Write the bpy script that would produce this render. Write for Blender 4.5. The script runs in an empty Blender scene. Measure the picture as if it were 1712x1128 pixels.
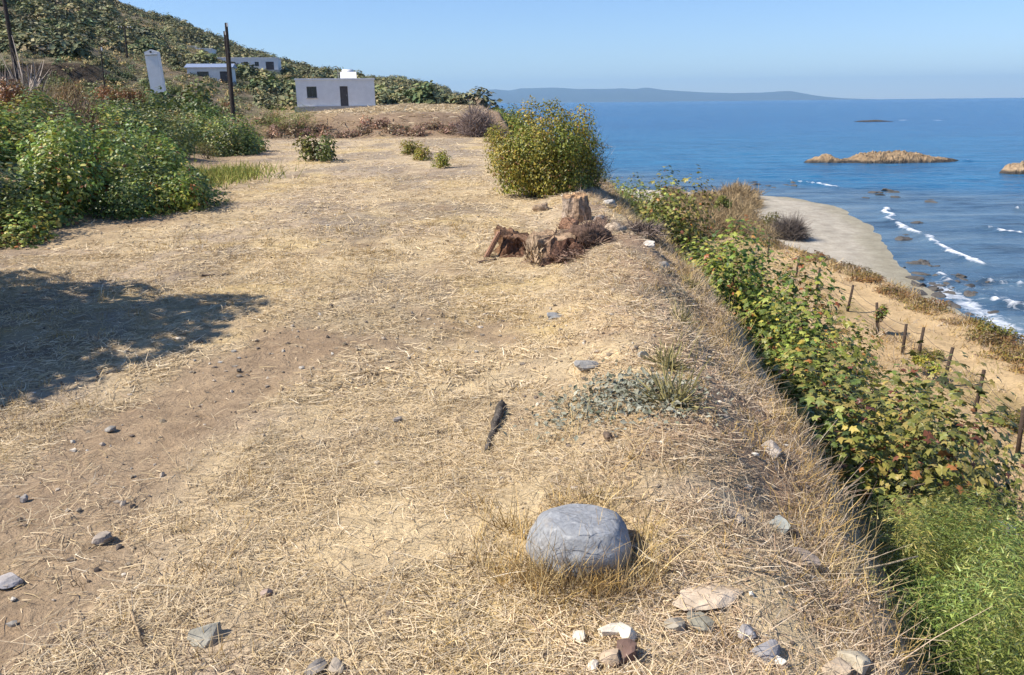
import bpy, bmesh, math, random
import numpy as np
from mathutils import Vector, Matrix, noise as mnoise

scene = bpy.context.scene
COL = scene.collection
R_ = math.radians
rng = np.random.default_rng(7)
random.seed(7)

# ------------------------------------------------------------------ camera
PITCH, ROLL, FPX = R_(16.35), R_(0.64), 1344.0
CAM = np.array([0.0, 0.0, 1.7])
_f = np.array([0, math.cos(PITCH), -math.sin(PITCH)])
_u = np.array([0, math.sin(PITCH), math.cos(PITCH)])
_r = np.array([1.0, 0, 0])
CR = math.cos(ROLL) * _r - math.sin(ROLL) * _u
CU = math.sin(ROLL) * _r + math.cos(ROLL) * _u
cam_d = bpy.data.cameras.new('camera')
cam = bpy.data.objects.new('camera', cam_d)
COL.objects.link(cam)
m = Matrix.Identity(4)
for i in range(3):
    m[i][0], m[i][1], m[i][2], m[i][3] = CR[i], CU[i], -_f[i], CAM[i]
cam.matrix_world = m
cam_d.sensor_width = 36.0
cam_d.lens = 36.0 * FPX / 1712.0
cam_d.clip_start = 0.05
cam_d.clip_end = 60000
scene.camera = cam

# ------------------------------------------------------------------ light
SUN_EL, SUN_BACK = R_(46), R_(11)      # from the left, a little behind the viewer
sunv = Vector((-math.cos(SUN_EL) * math.cos(SUN_BACK), -math.cos(SUN_EL) * math.sin(SUN_BACK), math.sin(SUN_EL)))
world = bpy.data.worlds.new('World')
scene.world = world
world.use_nodes = True
wn = world.node_tree
wn.nodes.clear()
sky = wn.nodes.new('ShaderNodeTexSky')
sky.sky_type = 'NISHITA'
sky.sun_disc = False
sky.sun_elevation = SUN_EL
sky.sun_rotation = math.atan2(sunv.x, sunv.y)
sky.altitude = 0
sky.air_density = 1.0
sky.dust_density = 0.0
sky.ozone_density = 1.6
bg = wn.nodes.new('ShaderNodeBackground')
bg.inputs['Strength'].default_value = 0.088
wo = wn.nodes.new('ShaderNodeOutputWorld')
tint = wn.nodes.new('ShaderNodeMix'); tint.data_type = 'RGBA'; tint.blend_type = 'MULTIPLY'
tint.inputs[0].default_value = 1.0; tint.inputs[7].default_value = (0.73, 0.88, 1.18, 1)   # one even tint for the whole sky
wn.links.new(sky.outputs[0], tint.inputs[6])
wn.links.new(tint.outputs[2], bg.inputs[0])
wn.links.new(bg.outputs[0], wo.inputs[0])
sun_d = bpy.data.lights.new('sun', 'SUN')
sun_d.energy = 5.0
sun_d.angle = R_(0.55)
sun_d.color = (1.0, 0.93, 0.83)
sun = bpy.data.objects.new('sun', sun_d)
sun.rotation_euler = (-sunv).to_track_quat('-Z', 'Y').to_euler()
sun.location = (-30, -10, 40)
COL.objects.link(sun)
scene.view_settings.view_transform = 'Standard'
scene.view_settings.look = 'None'
scene.view_settings.exposure = 0.62
scene.view_settings.gamma = 1.0
scene.cycles.use_denoising = True
scene.cycles.max_bounces = 6
scene.cycles.diffuse_bounces = 3
scene.cycles.glossy_bounces = 2
scene.cycles.transmission_bounces = 3
scene.cycles.volume_bounces = 0
scene.cycles.transparent_max_bounces = 6
scene.cycles.use_adaptive_sampling = True
scene.cycles.adaptive_threshold = 0.02

# ------------------------------------------------------------------ helpers
def tag(o, label=None, cat=None, group=None, kind=None):
    if label: o['label'] = label
    if cat: o['category'] = cat
    if group: o['group'] = group
    if kind: o['kind'] = kind
    return o

def link(name, mesh, parent=None, loc=None, rot=None, scale=None):
    o = bpy.data.objects.new(name, mesh)
    COL.objects.link(o)
    if parent is not None: o.parent = parent
    if loc is not None: o.location = loc
    if rot is not None: o.rotation_euler = rot
    if scale is not None: o.scale = scale
    return o

def empty(name, loc, rot=(0, 0, 0), scale=(1, 1, 1)):
    o = link(name, None, None, loc, rot, scale)
    o.empty_display_size = 0.2
    return o

def np_mesh(name, verts, faces, mat=None, cols=None, smooth=False, attrs=None):
    """verts (n,3), faces (m,k) with one k; cols (n,3) linear point colours"""
    verts = np.ascontiguousarray(verts, dtype=np.float32)
    faces = np.ascontiguousarray(faces, dtype=np.int32)
    me = bpy.data.meshes.new(name)
    n, (mf, k) = len(verts), faces.shape
    me.vertices.add(n)
    me.vertices.foreach_set('co', verts.ravel())
    me.loops.add(mf * k)
    me.loops.foreach_set('vertex_index', faces.ravel())
    me.polygons.add(mf)
    me.polygons.foreach_set('loop_start', np.arange(0, mf * k, k, dtype=np.int32))
    me.polygons.foreach_set('loop_total', np.full(mf, k, dtype=np.int32))
    me.polygons.foreach_set('use_smooth', np.full(mf, smooth, dtype=bool))
    if cols is not None:
        a = me.color_attributes.new('Col', 'FLOAT_COLOR', 'POINT')
        c = np.ones((n, 4), dtype=np.float32)
        c[:, :3] = cols
        a.data.foreach_set('color', c.ravel())
    if attrs:
        for key, val in attrs.items():
            a = me.attributes.new(key, 'FLOAT', 'POINT')
            a.data.foreach_set('value', np.ascontiguousarray(val, dtype=np.float32))
    me.update(calc_edges=True)
    if mat: me.materials.append(mat)
    return me

def bm_mesh(name, bm, mat=None, smooth=False):
    me = bpy.data.meshes.new(name)
    bm.to_mesh(me); bm.free()
    if smooth:
        for p in me.polygons: p.use_smooth = True
    if mat: me.materials.append(mat)
    return me

def add_box(bm, c, s, rot=None):
    mt = Matrix.Translation(Vector(c))
    if rot is not None: mt = mt @ rot
    mt = mt @ Matrix.Diagonal((s[0], s[1], s[2], 1))
    return bmesh.ops.create_cube(bm, size=1.0, matrix=mt)

def add_bar(bm, a, b, r0, r1=None, seg=8):
    a, b = Vector(a), Vector(b)
    d = b - a
    mt = Matrix.Translation((a + b) / 2) @ d.to_track_quat('Z', 'Y').to_matrix().to_4x4()
    bmesh.ops.create_cone(bm, cap_ends=True, segments=seg, radius1=r0, radius2=r0 if r1 is None else r1, depth=d.length, matrix=mt)

def box_obj(name, c, s, mat, parent, bevel=0.0):
    bm = bmesh.new(); add_box(bm, c, s)
    if bevel: bmesh.ops.bevel(bm, geom=bm.edges[:], offset=bevel, segments=2, affect='EDGES')
    return link(name, bm_mesh(name, bm, mat), parent)

def bar_obj(name, a, b, r0, r1, mat, parent, seg=8):
    bm = bmesh.new(); add_bar(bm, a, b, r0, r1, seg)
    return link(name, bm_mesh(name, bm, mat), parent)

# numpy value noise
def _hash(ix, iy, seed):
    h = (ix.astype(np.int64) * 374761393 + iy.astype(np.int64) * 668265263 + seed * 1442695041) & 0xFFFFFFFF
    h = ((h ^ (h >> 13)) * 1274126177) & 0xFFFFFFFF
    h = ((h ^ (h >> 16)) * 2246822519) & 0xFFFFFFFF
    return ((h ^ (h >> 15)) & 0xFFFFFF) / float(0xFFFFFF)

def vnoise(x, y, seed=0):
    x, y = np.asarray(x, float), np.asarray(y, float)
    ix, iy = np.floor(x), np.floor(y)
    fx, fy = x - ix, y - iy
    fx = fx * fx * (3 - 2 * fx); fy = fy * fy * (3 - 2 * fy)
    a = _hash(ix, iy, seed); b = _hash(ix + 1, iy, seed)
    c = _hash(ix, iy + 1, seed); d = _hash(ix + 1, iy + 1, seed)
    return (a * (1 - fx) + b * fx) * (1 - fy) + (c * (1 - fx) + d * fx) * fy

def fbm(x, y, seed=0, octv=4, gain=0.5):
    s, amp, tot = 0.0, 1.0, 0.0
    ca, sa = math.cos(0.6), math.sin(0.6)
    for i in range(octv):
        s = s + amp * vnoise(x, y, seed + i * 17); tot += amp
        x, y = (x * ca - y * sa) * 2.03 + 5.2, (x * sa + y * ca) * 2.03 + 1.7
        amp *= gain
    return s / tot

def sstep(a, b, x):
    t = np.clip((np.asarray(x, float) - a) / (b - a), 0, 1)
    return t * t * (3 - 2 * t)

def ray(px, py):
    return _f + (px - 856) / FPX * CR + (564 - py) / FPX * CU

# ------------------------------------------------------------------ materials
class NT:
    def __init__(s, name):
        s.m = bpy.data.materials.new(name); s.m.use_nodes = True
        s.t = s.m.node_tree; s.t.nodes.clear()
        s.out = s.n('ShaderNodeOutputMaterial')
    def n(s, t, **kw):
        nd = s.t.nodes.new(t)
        for k, v in kw.items(): setattr(nd, k, v)
        return nd
    def l(s, a, b): s.t.links.new(a, b)
    def noise(s, scale, detail=4, rough=0.55, vec=None, dist=0.0):
        nd = s.n('ShaderNodeTexNoise')
        nd.inputs['Scale'].default_value = scale
        nd.inputs['Detail'].default_value = detail
        nd.inputs['Roughness'].default_value = rough
        nd.inputs['Distortion'].default_value = dist
        if vec is not None: s.l(vec, nd.inputs['Vector'])
        return nd
    def ramp(s, fac, stops):
        nd = s.n('ShaderNodeValToRGB')
        els = nd.color_ramp.elements
        while len(els) < len(stops): els.new(0.5)
        for e, (p, c) in zip(els, stops):
            e.position = p
            e.color = tuple(c) + (1,) if len(c) == 3 else c
        s.l(fac, nd.inputs[0])
        return nd
    def mix(s, a, b, fac, mode='MIX'):
        nd = s.n('ShaderNodeMix', data_type='RGBA', blend_type=mode)
        for sock, v in ((nd.inputs[0], fac), (nd.inputs[6], a), (nd.inputs[7], b)):
            if isinstance(v, (int, float)): sock.default_value = v
            elif isinstance(v, tuple): sock.default_value = v + (1,)
            else: s.l(v, sock)
        return nd.outputs[2]
    def math(s, op, a, b=0.0):
        nd = s.n('ShaderNodeMath', operation=op)
        for sock, v in ((nd.inputs[0], a), (nd.inputs[1], b)):
            if isinstance(v, (int, float)): sock.default_value = v
            else: s.l(v, sock)
        return nd.outputs[0]
    def bump(s, h, strength, dist, normal=None):
        nd = s.n('ShaderNodeBump')
        nd.inputs['Strength'].default_value = strength
        nd.inputs['Distance'].default_value = dist
        s.l(h, nd.inputs['Height'])
        if normal is not None: s.l(normal, nd.inputs['Normal'])
        return nd.outputs[0]
    def bsdf(s, color, rough=0.8, spec=0.2, normal=None, metallic=0.0):
        p = s.n('ShaderNodeBsdfPrincipled')
        if isinstance(color, tuple): p.inputs['Base Color'].default_value = color + (1,)
        else: s.l(color, p.inputs['Base Color'])
        if isinstance(rough, (int, float)): p.inputs['Roughness'].default_value = rough
        else: s.l(rough, p.inputs['Roughness'])
        p.inputs['Specular IOR Level'].default_value = spec
        p.inputs['Metallic'].default_value = metallic
        if normal is not None: s.l(normal, p.inputs['Normal'])
        return p
    def attr(s, name):
        return s.n('ShaderNodeAttribute', attribute_name=name)
    def pos(s):
        return s.n('ShaderNodeNewGeometry').outputs['Position']
    def obj(s):
        return s.n('ShaderNodeTexCoord').outputs['Object']
    def done(s, sh):
        s.l(sh, s.out.inputs['Surface']); return s.m

def mat_ground():
    t = NT('dry_ground'); P = t.pos(); c = t.attr('Col')
    n1 = t.noise(7, 6, 0.65, P, 0.6); n2 = t.noise(45, 5, 0.7, P, 1.2); n3 = t.noise(1.3, 3, 0.6, P)
    v1 = t.ramp(n1.outputs[0], [(0.28, (0.62, 0.60, 0.58)), (0.5, (1, 1, 1)), (0.72, (1.28, 1.26, 1.2))])
    v2 = t.ramp(n2.outputs[0], [(0.3, (0.58, 0.56, 0.54)), (0.5, (1, 1, 1)), (0.7, (1.32, 1.3, 1.24))])
    v3 = t.ramp(n3.outputs[0], [(0.3, (0.84, 0.82, 0.8)), (0.7, (1.12, 1.12, 1.1))])
    a = t.mix(c.outputs['Color'], v1.outputs[0], 0.75, 'MULTIPLY')
    a = t.mix(a, v2.outputs[0], 0.7, 'MULTIPLY')
    a = t.mix(a, v3.outputs[0], 1.0, 'MULTIPLY')
    b = t.bump(n1.outputs[0], 0.55, 0.09)
    b = t.bump(n2.outputs[0], 0.6, 0.02, b)
    return t.done(t.bsdf(a, 0.95, 0.1, b).outputs[0])

def mat_vcol(name, rough=0.85, spec=0.15, nscale=0, nstr=0.3, bump=0.0, bdist=0.02, trans=0.0, objrand=0.0):
    t = NT(name); c = t.attr('Col').outputs['Color']
    nb = None
    if nscale:
        n = t.noise(nscale, 5, 0.65, t.obj())
        v = t.ramp(n.outputs[0], [(0.3, (1 - nstr,) * 3), (0.7, (1 + nstr,) * 3)])
        c = t.mix(c, v.outputs[0], 1.0, 'MULTIPLY')
        if bump: nb = t.bump(n.outputs[0], bump, bdist)
    if objrand:
        oi = t.n('ShaderNodeObjectInfo')
        v = t.ramp(oi.outputs['Random'], [(0, (1 - objrand, 1 - objrand, 1 - objrand)), (0.5, (1 + objrand * .5, 1, 1 - objrand * .3)), (1, (1 + objrand * .3, 1 + objrand, 1 - objrand * .2))])
        c = t.mix(c, v.outputs[0], 1.0, 'MULTIPLY')
    p = t.bsdf(c, rough, spec, nb)
    if trans:
        tr = t.n('ShaderNodeBsdfTranslucent'); t.l(c, tr.inputs['Color'])
        mx = t.n('ShaderNodeMixShader'); mx.inputs[0].default_value = trans
        t.l(p.outputs[0], mx.inputs[1]); t.l(tr.outputs[0], mx.inputs[2])
        return t.done(mx.outputs[0])
    return t.done(p.outputs[0])

def mat_plain(name, col, rough=0.7, spec=0.3, nscale=12.0, nstr=0.12, bump=0.0, bdist=0.01, metallic=0.0):
    t = NT(name)
    n = t.noise(nscale, 5, 0.6, t.obj())
    v = t.ramp(n.outputs[0], [(0.3, tuple(c * (1 - nstr) for c in col)), (0.7, tuple(min(1, c * (1 + nstr)) for c in col))])
    nb = t.bump(n.outputs[0], bump, bdist) if bump else None
    return t.done(t.bsdf(v.outputs[0], rough, spec, nb, metallic).outputs[0])

def mat_hill():
    t = NT('scrubby_earth'); P = t.pos(); c = t.attr('Col')
    n1 = t.noise(.55, 7, .7, P, .5); n2 = t.noise(3.5, 6, .7, P, .8)
    v1 = t.ramp(n1.outputs[0], [(.3, (.5, .5, .48)), (.5, (1, 1, 1)), (.7, (1.45, 1.38, 1.25))]); v2 = t.ramp(n2.outputs[0], [(.32, (.5, .52, .48)), (.5, (1, 1, 1)), (.68, (1.4, 1.36, 1.25))])
    a = t.mix(c.outputs['Color'], v1.outputs[0], 1.0, 'MULTIPLY'); a = t.mix(a, v2.outputs[0], .9, 'MULTIPLY')
    b = t.bump(n1.outputs[0], .9, 1.2); b = t.bump(n2.outputs[0], .8, .3, b)
    return t.done(t.bsdf(a, .95, .1, b).outputs[0])
M_HILL = mat_hill()
M_GROUND = mat_ground()
M_LEAF = mat_vcol('leaf', 0.45, 0.4, trans=0.25, objrand=0.14)
M_FAR_LEAF = mat_vcol('far_foliage', 0.8, 0.1, objrand=0.2)
M_STRAW = mat_vcol('straw', 0.75, 0.15, trans=0.12)
M_TWIG = mat_vcol('twig', 0.9, 0.1)
M_ROCK = mat_vcol('rock', 0.9, 0.15, nscale=9, nstr=0.3, bump=0.5, bdist=0.03)
M_ISLE = mat_vcol('sea_rock', 0.9, 0.15, nscale=0.9, nstr=0.45, bump=0.9, bdist=0.5)
M_WOOD = mat_vcol('weathered_wood', 0.9, 0.1, nscale=22, nstr=0.6, bump=1.0, bdist=0.03)
M_BARK = mat_plain('bark', (0.11, 0.085, 0.06), 0.95, 0.1, 20, 0.4, 0.6, 0.02)
M_WHITE = mat_plain('white_render', (0.76, 0.75, 0.74), 0.85, 0.2, 1.7, 0.07, 0.1, 0.01)
M_CONC = mat_plain('concrete', (0.42, 0.40, 0.37), 0.9, 0.2, 4, 0.15)
M_DARKGLASS = mat_plain('dark_glass', (0.02, 0.024, 0.03), 0.12, 0.5, 2, 0.1)
M_DOOR = mat_plain('grey_brown_door', (0.085, 0.075, 0.075), 0.6, 0.3, 6, 0.2)
M_FRAME = mat_plain('dark_frame', (0.07, 0.068, 0.07), 0.5, 0.4, 6, 0.1)
M_METAL = mat_plain('galvanised_metal', (0.45, 0.46, 0.47), 0.45, 0.5, 8, 0.15, metallic=0.6)
M_POLE = mat_plain('creosoted_wood', (0.05, 0.04, 0.035), 0.9, 0.15, 10, 0.3, 0.3, 0.01)
M_POST = mat_plain('dark_post_wood', (0.07, 0.05, 0.038), 0.9, 0.15, 18, 0.35, 0.5, 0.01)
M_WIRE = mat_plain('rusty_wire', (0.10, 0.075, 0.06), 0.7, 0.3, 30, 0.3)
M_ROOFBLUE = mat_plain('blue_grey_roof', (0.22, 0.27, 0.38), 0.6, 0.3, 3, 0.12)
M_BEIGE = mat_plain('cream_render', (0.62, 0.55, 0.42), 0.85, 0.2, 3, 0.08)
M_PLASTIC = mat_plain('white_plastic', (0.72, 0.70, 0.69), 0.5, 0.4, 10, 0.06)

# ------------------------------------------------------------------ terrain
SEA = -9.0
_sk_px = [(-500, -330), (-250, -190), (-100, -120), (0, -75), (100, -38), (190, 4), (290, 34), (400, 80), (500, 110), (560, 122), (610, 131), (680, 137), (720, 143), (755, 150), (785, 160), (805, 170), (818, 180), (832, 192)]
_sk_R = [250, 290, 320, 340, 380, 420, 460, 520, 590, 640, 680, 740, 780, 820, 850, 870, 880, 890]
_sd = [ray(*p) for p in _sk_px]
SK_U = np.array([d[0] / d[1] for d in _sd]); SK_E = np.array([d[2] / d[1] for d in _sd]); SK_R = np.array(_sk_R, float)

def f_xe(y):
    y = np.asarray(y, float)
    b = np.interp(y, [-30, 0, 2, 3, 3.7, 4.7, 7, 11.7, 14.7, 19.5, 26, 36, 50, 70, 100, 130], [1.1, 1.15, 1.30, 1.45, 1.58, 1.70, 1.93, 2.06, 2.06, 2.2, 1.8, 0.8, -1.2, -2.2, -3, -4])
    return b + 0.34 * (fbm(y * 0.8, y * 0 + 3.3, 41, 2) - 0.5) + 0.16 * (fbm(y * 3.1, y * 0 + 7.3, 43, 2) - 0.5)

def f_xc(y):
    return np.interp(y, [-200, 0, 20, 37, 45, 52, 70, 84, 92, 97, 101, 106, 115, 130, 150, 300, 600, 850, 940, 1000], [19, 20.5, 22, 23.2, 24.3, 25.7, 31.5, 34, 31, 24, 16, 10, 5, 2, -1, -8, -18, -27, -60, -400])

def f_wb(y):
    return np.interp(y, [0, 30, 38, 50, 58, 66, 85, 98, 110], [2.5, 3, 4.5, 8.5, 13, 22, 24, 18, 4])

def f_xb(y):
    return np.interp(y, [-30, 0, 9.7, 13, 20, 33, 60, 100], [-7.8, -7.5, -7.0, -6.4, -8.0, -11.0, -20, -30])

def H(x, y):
    x, y = np.broadcast_arrays(np.asarray(x, float), np.asarray(y, float))
    xe = f_xe(y); d = x - xe
    xu = np.minimum(x, xe)
    z = 0.10 * (fbm(xu * 0.45, y * 0.45, 3, 3) - 0.5) + 0.05 * (fbm(xu * 2.1, y * 2.1, 5, 3) - 0.5) + 0.022 * (fbm(xu * 9, y * 9, 8, 2) - 0.5) * sstep(30, 12, y)
    z = z - 0.20 * sstep(-0.65, 0.0, xu - xe) * sstep(40, 20, y) + 0.10 * (fbm(xu * 1.6, y * 1.6, 12, 3) - 0.5) * sstep(-1.6, -.4, xu - xe) * sstep(40, 20, y)
    z = z + 0.20 * np.exp(-((xu - xe + 0.85) / 0.55) ** 2) * sstep(2.2, 3.5, y) * sstep(22, 12, y)
    z = z + 0.06 * np.exp(-((xu - xe + 0.5) / 0.5) ** 2) * (fbm(xu * 3, y * 3, 9, 2) - 0.3) * sstep(22, 12, y)
    left = np.maximum(0, f_xb(y) - xu)
    z = z + 0.17 * np.minimum(left, 10) + 0.03 * np.clip(left - 10, 0, 30)
    rise = sstep(41.5, 46.5, y + 2.5 * (fbm(xu * 0.35, y * 0.05, 11, 3) - 0.5)) * sstep(-26, -10, xu)
    z = z + 1.2 * rise
    # hill
    yy = np.maximum(y, 1.0); u = xu / yy
    e = np.interp(u, SK_U, SK_E); Rr = np.interp(u, SK_U, SK_R)
    zr = 1.7 + e * Rr
    k = np.clip((yy - 75) / (Rr - 75), 0, 1)
    zb = np.where(yy > 50, np.minimum(z, 2.2), z)
    hill = zb + (zr - zb) * k - 0.3 * np.maximum(0, yy - Rr)
    hill = hill + (fbm(xu * 0.03, y * 0.03, 21, 4) - 0.5) * 7.0 * k * (1 - 0.7 * k) * np.clip(k * 6, 0, 1)
    z = np.where(yy > 75, hill, z)
    z = z + 1.7 * sstep(0, 1.6, y - 86 - 5 * (u + .52) * 10) * sstep(-.64, -.58, u) * sstep(-.44, -.5, u) * sstep(130, 100, y)
    # drop behind the edge and lower terrace
    dp = np.maximum(d, 0)
    drop = np.interp(dp, [0, .12, .3, .8, 2.5, 4.5, 6], [0, -.10, -.42, -1.2, -3.5, -5.3, -5.65])
    z = z + np.where(d > 0, drop + ((fbm(x * 0.8, y * 0.8, 31, 4) - 0.5) * 0.45 + .22 * (fbm(x * 3.1, y * 3.1, 32, 3) - .5)) * sstep(0.15, 1.2, dp), 0)
    low = sstep(5, 7, dp)
    z = z * (1 - low * sstep(75, 60, y)) + (low * sstep(75, 60, y)) * (-5.65 + 0.3 * (fbm(x * 0.5, y * 0.5, 33, 4) - 0.5) + 0.12 * (fbm(x * 2.2, y * 2.2, 35, 3) - 0.5))
    # shore
    s = f_xc(y) - x + 1.3 * (fbm(x * 0.12, y * 0.12, 37, 3) - 0.5) + 0.9 * (fbm(x * 0.6, y * 0.6, 38, 3) - 0.5)
    wb = f_wb(y)
    sh = np.where(s < 0, SEA + s * 0.12, np.where(s < wb, SEA + 0.055 * s, SEA + 0.055 * wb + (s - wb) * 0.78))
    sh = np.maximum(sh, SEA - 5)
    sh = sh + 0.35 * (fbm(x * 0.9, y * 0.9, 39, 4) - 0.5) * sstep(wb * .9, wb + 1.5, s)
    return np.minimum(z, sh)

def h1(x, y): return float(H(np.array([x]), np.array([y]))[0])

def spot(px, py):
    """ground point seen through a place of the photograph"""
    d = ray(px, py)
    t = 1.2 * 1.006 ** np.arange(1150)
    P = CAM[None] + t[:, None] * d[None]
    g = P[:, 2] - H(P[:, 0], P[:, 1])
    i = np.argmax(g < 0)
    if g[i] >= 0: i = len(t) - 1
    a, b = t[max(i - 1, 0)], t[i]
    tt = np.linspace(a, b, 40)
    P = CAM[None] + tt[:, None] * d[None]
    g = P[:, 2] - H(P[:, 0], P[:, 1])
    j = int(np.argmax(g < 0)) if (g < 0).any() else len(tt) - 1
    return Vector((P[j, 0], P[j, 1], h1(P[j, 0], P[j, 1])))

def sea_spot(px, py):
    d = ray(px, py); t = (SEA - 1.7) / d[2]
    return np.array([d[0] * t, d[1] * t])

def seg_dist(x, y, pts):
    best = np.full(np.shape(x), 1e9)
    for (ax, ay), (bx, by) in zip(pts[:-1], pts[1:]):
        vx, vy = bx - ax, by - ay
        t = np.clip(((x - ax) * vx + (y - ay) * vy) / (vx * vx + vy * vy + 1e-9), 0, 1)
        best = np.minimum(best, np.hypot(x - ax - t * vx, y - ay - t * vy))
    return best

def grow(start, stop, step0, g):
    v = [start]; s = step0
    while (v[-1] < stop) if step0 > 0 else (v[-1] > stop):
        v.append(v[-1] + s); s *= g
    return v

xs = sorted(set(np.round(grow(-4.0, -430, -0.05, 1.017)[1:] + list(np.arange(-4.0, 2.6, 0.04)) + list(np.arange(2.6, 6.5, 0.09)) + list(np.arange(6.5, 22, 0.15)) + list(np.arange(22, 46, 0.35)), 4)))
ys = sorted(set(np.round(grow(1.4, -40, -0.12, 1.12)[1:] + list(np.arange(1.4, 5.0, 0.04)) + grow(5.0, 1010, 0.045, 1.0118), 4)))
xs, ys = np.array(xs), np.array(ys)
GX, GY = np.meshgrid(xs, ys)
GZ = H(GX, GY)
print('terrain', GX.shape)

track_pts = [tuple(spot(*p)[:2]) for p in [(-120, 1100), (20, 980), (90, 860), (180, 760), (290, 700), (400, 630), (500, 575)]]
track2 = [tuple(spot(*p)[:2]) for p in [(560, 420), (600, 340), (560, 290), (600, 255)]]
track3 = [tuple(spot(*p)[:2]) for p in [(700, 480), (720, 340), (690, 290), (690, 245)]]

def ground_masks(x, y):
    d = x - f_xe(y)
    n1 = fbm(x * 0.55, y * 0.55, 51, 4); n2 = fbm(x * 1.7, y * 1.7, 53, 4); n3 = fbm(x * 0.16, y * 0.16, 55, 3)
    wob = 0.5 * (fbm(x * 1.2, y * 1.2, 57, 3) - 0.5)
    tr = sstep(.62, .18, seg_dist(x, y, track_pts) + .9 * wob)
    t2 = np.exp(-((seg_dist(x, y, track2) + wob) / 0.55) ** 2) + np.exp(-((seg_dist(x, y, track3) + wob) / 0.5) ** 2)
    bare = np.clip(0.92 * tr * (.75 + .5 * n2) + np.maximum(0, 0.35 * t2 + 3 * (n2 - 0.60) + 1.4 * (n1 - 0.62)), 0, 1)
    bare = np.clip(bare + 0.75 * sstep(-1.4, -0.4, d) * sstep(.42, .6, fbm(x * 1.4, y * 1.4, 65, 3)), 0, 1)
    lb = x - f_xb(y)
    bare = np.clip(bare + 0.8 * sstep(2.6, 0.2, lb + 1.6 * (n2 - .5)) * sstep(7.5, 9.5, y), 0, 1)
    return d, n1, n2, n3, bare, lb

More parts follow.
